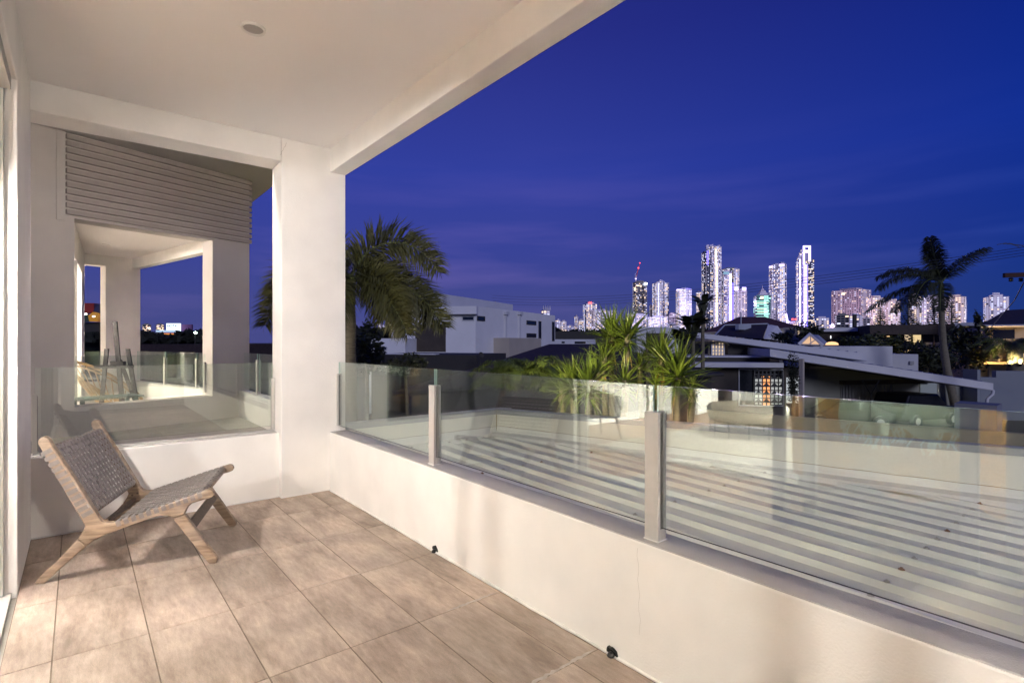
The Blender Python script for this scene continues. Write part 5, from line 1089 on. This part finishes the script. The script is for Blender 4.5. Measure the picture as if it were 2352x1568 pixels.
def palm(base, crown, r0, r1, fr_, label, m, plum, leaf, n, shaft=.9, nm='palm_tree', bend=(0, 0, 0), wleaf=.03, sm=crownshaft):
    base, crown = Vector(base), Vector(crown); t = thing(nm, tuple(base), 0, label, 'palm'); b = crown-base; K = 10; pts = [b*(k/K)+Vector(bend)*math.sin(math.pi*k/K) for k in range(K+1)]
    MB().tube(pts, [r0+(r1-r0)*k/K+(.02 if k % 2 else 0) for k in range(K+1)], 12, trunk_m).build('trunk', None, t, smooth=True)
    MB().tube([b, b+UP*shaft*.5, b+UP*shaft], [r1*1.15, r1*1.05, r1*.5], 12, sm).build('crownshaft', None, t, smooth=True)
    for k, (dx, dy, dz, L, dr) in enumerate(fr_):
        frond(t, b+UP*shaft*.8, (rt*dx+fw*dy+UP*dz), L, dr, leaf, m, plum, n, wleaf, seed=k*13+len(label), rach=sm)
    return t
# plumed palm beside the column: its crown shows on both sides
PB = grd(806, 12.2, GZ); PCc = at(803, 700, 12.2)
frs = [(.38, 0, 1.15, 2.7, 3.0), (.8, -.3, .6, 2.0, 2.6), (1, .2, .40, 2.6, 1.7), (.9, .4, .95, 2.5, 2.8), (-.4, .2, 1.1, 2.5, 2.3), (-1, -.1, .6, 2.4, 2.2), (-.9, .3, .1, 2.2, 1.6), (.1, -1, .6, 2.0, 2.4), (-.5, -.7, .9, 2.3, 2.4), (.2, 1, .6, 2.2, 2.0), (.95, -.5, .05, 2.2, 1.5)]
palm(PB, PCc, .17, .12, frs, 'bushy fox-tail palm with drooping plumed fronds beside the column', palm_leaf, True, .50, 165, .7, wleaf=.034)
# leaning dark palm on the right
palm(grd(2203, 31, GZ), at(2162, 675, 31), .24, .13, [(-1, .0, .75, 4.0, 1.5), (-1, .3, .05, 4.2, .9), (-.8, -.4, .5, 3.6, 2.0), (-.30, 0, 1.3, 2.7, .15), (-.12, .3, 1.2, 2.4, .3), (.75, 0, 1.05, 3.3, .75), (-.6, .5, 1.0, 3.4, 1.6), (-1, -.2, -.1, 3.8, .8), (.3, .6, 1.0, 1.9, 1.2), (-.5, -.6, .0, 3.0, 1.4)], 'tall leaning palm with windswept dark fronds against the sky on the right', palm_dark, False, .66, 140, .8, bend=(.25, .3, 0), wleaf=.045)
# date palm lit from below
palm(grd(2331, 34.5, GZ), at(2331, 806, 34.5), .42, .40, [(math.cos(a), math.sin(a), .6+.35*math.sin(a*3), 2.3, 1.5) for a in [k*2*math.pi/18 for k in range(18)]], 'short date palm lit yellow-green from below in front of the terrace', mat('date_palm_leaflet', (.07, .10, .02), .5, var=.3, vscale=2), False, .36, 60, .5, wleaf=.035, sm=trunk_m)
# yuccas
def blade(seed, L, w, bend):
    mb = MB(); K = 5; rr = random.Random(seed); Lp = []; Rp = []; C = []
    for k in range(K+1):
        t = k/K; wd = w*(.45+.55*math.sin(math.pi*min(1, t*1.25+.18)))*(1-t**3) if t < 1 else .0; x = L*t; z = -bend*L*t*t; Lp.append((x, wd/2, z+wd*.22)); Rp.append((x, -wd/2, z+wd*.22)); C.append((x, 0, z))
    for k in range(K): mb.poly([C[k], C[k+1], Lp[k+1], Lp[k]]); mb.poly([Rp[k], Rp[k+1], C[k+1], C[k]])
    return mb
bl_m = [blade(k, 1.0, .082+.012*(k % 3), b).mesh('yucca_leaf') for k, b in enumerate((.0, .05, .12, .22))]; dd_m = [blade(k+9, 1.0, .05, b).mesh('dry_leaf') for k, b in enumerate((.1, .3))]
for m_ in bl_m: m_.materials.append(yucca_m)
for m_ in dd_m: m_.materials.append(yucca_dead)
def rosette(par, c, L, n, seed, up=Vector((0, 0, 1)), spread=1.0, dead=0, base=None):
    rr = random.Random(seed); ro = thing('rosette', tuple(c)); ro.parent = par
    stem = MB().tube([(0, 0, -.16), (0, 0, .03)], [.05, .035], 8, trunk_m).build('stem_tip', None, ro)
    for k in range(n):
        f = k/n; az = k*2.39996+rr.uniform(-.15, .15); el = R(84)-f*R(128)*spread+rr.uniform(-.1, .1)
        l = L*(.72+.34*math.sin(math.pi*min(1, f*1.1+.1)))*rr.uniform(.88, 1.08); m_ = bl_m[min(3, int(f*3.2+rr.random()*.9))]
        inst(m_, 'leaf', ro, (0, 0, rr.uniform(-.07, .03)-f*.09), (rr.uniform(-.2, .2), -el, az), (l, l*.95, l))
    for k in range(dead):
        az = rr.uniform(0, 6.28); l = L*rr.uniform(.5, .9); inst(rr.choice(dd_m), 'dry_leaf', ro, (0, 0, -.14-rr.random()*.1), (rr.uniform(-.3, .3), R(60)+rr.random()*R(28), az), (l, l, l))
    return ro
YUC = [
 ([(1405, 766, 7.0, .50, 92, 14), (1441, 768, 6.6, .46, 84, 12), (1388, 818, 6.9, .40, 50, 6)], 1405, 7.0, 'tall double-headed yucca in the middle of the clump, spiky heads against the towers'),
 ([(1352, 884, 6.0, .50, 70, 0), (1316, 880, 6.2, .46, 66, 0), (1436, 872, 6.2, .38, 52, 0), (1292, 892, 6.5, .36, 34, 0), (1372, 850, 6.6, .38, 40, 6)], 1360, 6.3, 'low yucca with upright bright leaves just above the glass, left of the tall heads'),
 ([(1520, 812, 6.5, .46, 86, 14), (1489, 800, 7.4, .36, 44, 6), (1470, 838, 7.0, .36, 44, 6)], 1500, 6.9, 'yucca with a drooping round head and yellow dry leaves, right of the tall double heads'),
 ([(1556, 856, 6.1, .52, 96, 8), (1508, 888, 6.7, .40, 50, 4), (1590, 892, 6.4, .36, 40, 0)], 1540, 6.5, 'yucca with long horizontal leaves at the right end of the clump')]
for (heads, bx, bd_, label) in YUC:
    y = thing('yucca', tuple(grd(bx, bd_, GZ)), 0, label, 'yucca'); base = grd(bx, bd_, GZ)
    for i, (px, py_, d, L, n, dead) in enumerate(heads):
        c = at(px, py_, d)-base; rosette(y, c, L, n, i*31+int(px), dead=dead)
        root = Vector((c.x*.25, c.y*.25, 0)); mid = Vector((c.x*.7, c.y*.7, c.z*.55)); MB().tube([root, mid, c-UP*.12], [.06, .042, .034], 9, trunk_m).build('trunk', None, y, smooth=True)
# added warm lamps that light these plants, one hidden behind the end wall
fl = thing('added_garden_flood', (2.1, 5.6, .75), R(-30), 'small assumed floodlight, added unseen behind the end wall to light the yuccas', 'lamp')  # added lamp, assumed from the light on the plants
MB().box((-.08, -.05, -.05), (.08, .03, .07)).build('housing', black_m, fl, bevel=.005); MB().box((-.07, .031, -.04), (.07, .034, .06)).build('lens', emi('added_flood_lens', (1, .85, .45), 4), fl)
fl.location = (1.60, 4.58, 2.30)
l = add_light('added_garden_flood_glow', 'SPOT', (1.76, 4.70, 2.30), 1050, (1, .88, .38), shadow_soft_size=.05, spot_size=R(56), spot_blend=.5); aim(l, at(1390, 830, 6.8))
l2 = add_light('added_garden_uplight_glow', 'SPOT', tuple(grd(1360, 5.6, -1.2)), 360, (1, .84, .30), shadow_soft_size=.05, spot_size=R(120), spot_blend=.6); aim(l2, at(1360, 820, 7.4))  # added low spot without a fitting, brightens the plants from below
# ferny bush
fb = thing('ferny_bush', tuple(grd(1215, 8.6, GZ)), 0, 'low bush with soft feathery fern-like leaves left of the yuccas', 'bush'); fbase = grd(1215, 8.6, GZ); rr = random.Random(12)
for k in range(76):
    px = 1140+150*((k*.618) % 1); top = 822+26*abs((px-1210)/80)**1.6; c = at(px, top+rr.uniform(6, 46), 8.6+rr.uniform(-.6, .6))-fbase
    an = rr.uniform(0, 6.28); frond(fb, c, (math.cos(an), math.sin(an), rr.uniform(.3, .9)), rr.uniform(.38, .6), 1.5, .13, fern_m, False, 26, .022, seed=k, name='leaf', rach=fern_m)
for k in range(5): MB().tube([(0, 0, 0), (rr.uniform(-.5, .5), rr.uniform(-.3, .3), 3.2)], [.06, .02], 6, trunk_m).build('stem', None, fb)
# leaf clump trees and shrubs
def leafy(name, label, cat, px, py_, d, rx, rz, m, n=900, leaf=.12, seed=0, trunk=True, blobs=9, shape=None):
    rr = random.Random(seed); c = at(px, py_, d); base = Vector((c.x, c.y, GZ)); t = thing(name, tuple(base), 0, label, cat); cc = c-base; mb = MB(); B = []
    for b in range(blobs):
        a = rr.uniform(0, 6.28); q = rr.random()**.5; B.append((Vector((rx*.6*q*math.cos(a), rx*.6*q*math.sin(a), rr.uniform(-.55, .55)*rz)), rr.uniform(.35, .6)))
    for k in range(n):
        b, s_ = rr.choice(B); v = Vector((rr.gauss(0, 1), rr.gauss(0, 1), rr.gauss(0, 1))).normalized()*rr.uniform(.55, 1.05); p = cc+b+Vector((v.x*rx*s_, v.y*rx*s_, v.z*rz*s_))
        v1 = Vector((rr.gauss(0, 1), rr.gauss(0, 1), rr.gauss(0, .6))).normalized(); v2 = v1.cross(Vector((rr.gauss(0, 1), rr.gauss(0, 1), rr.gauss(0, 1)))).normalized(); l = leaf*rr.uniform(.6, 1.4)
        mb.poly([p-v1*l, p+v2*l*.35, p+v1*l, p-v2*l*.35])
    mb.build('crown', m, t)
    if trunk: MB().tube([(0, 0, 0), (.1, 0, cc.z*.6), tuple(cc)], [.03*rz+.06, .02*rz+.05, .03], 7, trunk_m).build('trunk', None, t)
    return t
leafy('garden_shrub', 'dark shrub between the gable and the lit white window', 'shrub', 1992, 800, 41, 2.4, 1.2, bush_m, 1200, .2, 1); leafy('garden_shrub', 'olive shrub in front of the dark two storey house', 'shrub', 2040, 795, 43, 2.2, 1.5, bush_m, 1200, .2, 2)
leafy('garden_shrub', 'dark shrub before the yellow lit window of the two storey house', 'shrub', 2130, 825, 36, 1.8, 1.2, palm_dark, 1200, .18, 3); leafy('garden_tree', 'small dark round tree between the beige house and the wide dark house', 'tree', 1856, 768, 52, 1.5, 1.3, palm_dark, 900, .2, 4)
leafy('garden_tree', 'dark tree standing right of the leaning palm trunk', 'tree', 2222, 800, 38, 1.6, 2.2, palm_dark, 1400, .2, 6); leafy('garden_shrub', 'shrub lit yellow beside the terrace column', 'shrub', 2243, 818, 40, .7, .9, mat('lit_shrub_leaf', (.07, .09, .015), .5, var=.3), 500, .12, 7)
leafy('garden_tree', 'dark leafy tree behind the left palm trunk', 'tree', 838, 800, 20, .9, 1.2, palm_dark, 1500, .12, 8); leafy('garden_shrub', 'dark shrub with pale leaf tips in front of the garage', 'shrub', 930, 838, 14, .7, .35, palm_dark, 700, .07, 10)
leafy('clipped_cypress', 'narrow dark cypress beside the lit side hall', 'tree', 1821, 870, 25, .33, 1.3, mat('cypress_foliage', (.012, .016, .008), .9), 1600, .06, 11, blobs=30)
leafy('tree_crown', 'narrow dark cypress right of the leaning palm', 'tree', 2248, 745, 46, .5, 1.9, palm_dark, 700, .14, 12)
# norfolk pines
def pine(px, ytop, ybase, d, w, label, seed):
    rr = random.Random(seed); p = grd(px, d, GZ); t = thing('norfolk_pine', tuple(p), 0, label, 'pine'); H_ = zat(ytop, d)-GZ; zb = zat(ybase, d)-GZ; mb = MB()
    MB().tube([(0, 0, 0), (0, 0, H_)], [.25, .03], 6, trunk_m).build('trunk', None, t); n = 17; hw = w/FX*d/2
    for j in range(n):
        f = j/(n-1); z = zb+(H_-zb)*f; r_ = hw*(1-f)**.75*rr.uniform(.85, 1.1)+.1
        for q in range(7):
            a = q*2*math.pi/7+j*.7; e = Vector((math.cos(a), math.sin(a), .22)); s_ = Vector((-math.sin(a), math.cos(a), 0)); p0 = Vector((0, 0, z)); p1 = p0+e*r_
            mb.tube([p0, p0.lerp(p1, .6)+Vector((0, 0, -.12*r_)), p1], [.07, .05, .03], 4)
            for k in range(9):
                b = p0.lerp(p1, .25+.75*k/9)+Vector((0, 0, -.1*r_)); l = r_*.26*(1-.5*k/9)
                for sg in (-1, 1): mb.poly([b, b+e*l*.35, b+s_*sg*l+e*l*.5+Vector((0, 0, .2*l))])
    mb.build('branches', palm_dark, t)
pine(2022, 706, 768, 62, 38, 'dark Norfolk pine left of the palm, in front of the rounded towers', 1); pine(2086, 700, 768, 60, 52, 'broad dark Norfolk pine between the rounded towers and the lilac tower', 2); pine(2146, 692, 768, 64, 46, 'dark Norfolk pine directly left of the leaning palm trunk', 3); pine(2186, 694, 768, 66, 40, 'dark Norfolk pine directly right of the leaning palm trunk', 4)
# broad-leafed dark plant (bird of paradise) and small dark palm in the middle
def birdplant(px, py_, d, n, L, label, seed):
    rr = random.Random(seed); c = at(px, py_, d); base = Vector((c.x, c.y, GZ)); t = thing('bird_of_paradise_plant', tuple(base), 0, label, 'plant'); cc = c-base
    for k in range(n):
        a = rr.uniform(0, 6.28); tip = rr.uniform(.5, 1.3); dr = Vector((math.cos(a), math.sin(a), tip*1.3)).normalized(); l = L*rr.uniform(.7, 1.1); mb = MB(); s_ = dr.cross(UP).normalized(); K = 6; prev = None; p = Vector(cc)+dr*l*.35
        mb.tube([cc-UP*.6, p], .03, 4)
        v = dr.copy(); w0 = l*.15; row = []
        for q in range(K+1):
            w = w0*math.sin(math.pi*(.08+.92*q/K)); row.append((p-s_*w, p.copy(), p+s_*w)); v = (v+Vector((0, 0, -.17))).normalized(); p = p+v*l*.65/K
        for q in range(K): mb.poly([row[q][0], row[q][1], row[q+1][1], row[q+1][0]]); mb.poly([row[q][1], row[q][2], row[q+1][2], row[q+1][1]])
        mb.build('leaf', palm_dark, t)
    MB().tube([(0, 0, 0), tuple(cc)], [.12, .08], 7, trunk_m).build('stem', None, t)
birdplant(1614, 708, 27, 22, 1.15, 'dark broad-leafed plant with paddle leaves standing against the tallest tower', 5); birdplant(1592, 760, 26, 46, 1.35, 'wide dark clump of paddle leaves below the tallest tower', 6); birdplant(1570, 792, 25, 36, 1.2, 'low dark leafy clump at the left end of the sloping roof', 8)
palm(grd(1628, 30, GZ), at(1628, 800, 30), .07, .05, [(math.cos(a), math.sin(a), .9, 1.2, 1.4) for a in [k*.8 for k in range(8)]], 'slender small palm lit warm beside the slatted window', mat('warm_palm_leaflet', (.12, .10, .03), .5), False, .2, 40, .2, wleaf=.02)
leafy('garden_shrub', 'small dark palm-like shrub in front of the white gable end', 'shrub', 1798, 778, 40, .9, .5, palm_dark, 500, .14, 22)
# power lines and the tip of a pole arm
wire = mat('power_cable', (.10, .10, .10), .5)
def cable(a, b, sag, label, r_=.011):
    A, B = at(*a), at(*b); pts = [A.lerp(B, k/30)+UP*(-4*sag*(k/30)*(1-k/30)) for k in range(31)]; o = MB().tube(pts, r_, 4).build('power_cable', wire); tag(o, label, 'cable', 'overhead power cables')
for k, (y0, y1) in enumerate(((564, 676), (570, 682), (577, 688), (583, 694))): cable((2420, y0-7, 24), (1130, y1+2, 70), 1.1, 'thin overhead power cable, %s of the four crossing the sky' % ['topmost', 'second from the top', 'third from the top', 'lowest'][k])
t = thing('power_pole_arm', (0, 0, 0), 0, 'end of a timber power pole arm entering at the right edge', 'power pole'); a, b = at(2309, 632, 22), at(2440, 628, 21); MB().prism([(0, -.09), ((b-a).length, -.09), ((b-a).length, .09), (0, .09)], a, (b-a).normalized(), UP, fw, .12, mat('old_timber', (.07, .03, .025), .8)).build('crossarm', None, t, fixn=True)
for x in (2322, 2345): MB().lathe([(.05, 0), (.09, -.04), (.05, -.08), (.09, -.12), (.03, -.16)], tuple(at(x, 638, 22)), 10).build('insulator', charcoal, t)
MB().tube([at(2440, 618, 22), at(2440, 1000, 22)], .16, 8).build('pole', MATS['old_timber'], t); MB().tube([at(2352, 648, 22), at(2330, 690, 24), at(2270, 760, 30)], .022, 5).build('service_cable', wire, t)
for k in range(3): MB().tube([at(2290+k*14, 562-k*2, 22.5), at(2310+k*14, 558+k*3, 22.5), at(2330+k*14, 563, 22.5), at(2345+k*14, 570, 22.5)], .012, 4).build('bracket_wire', wire, t)
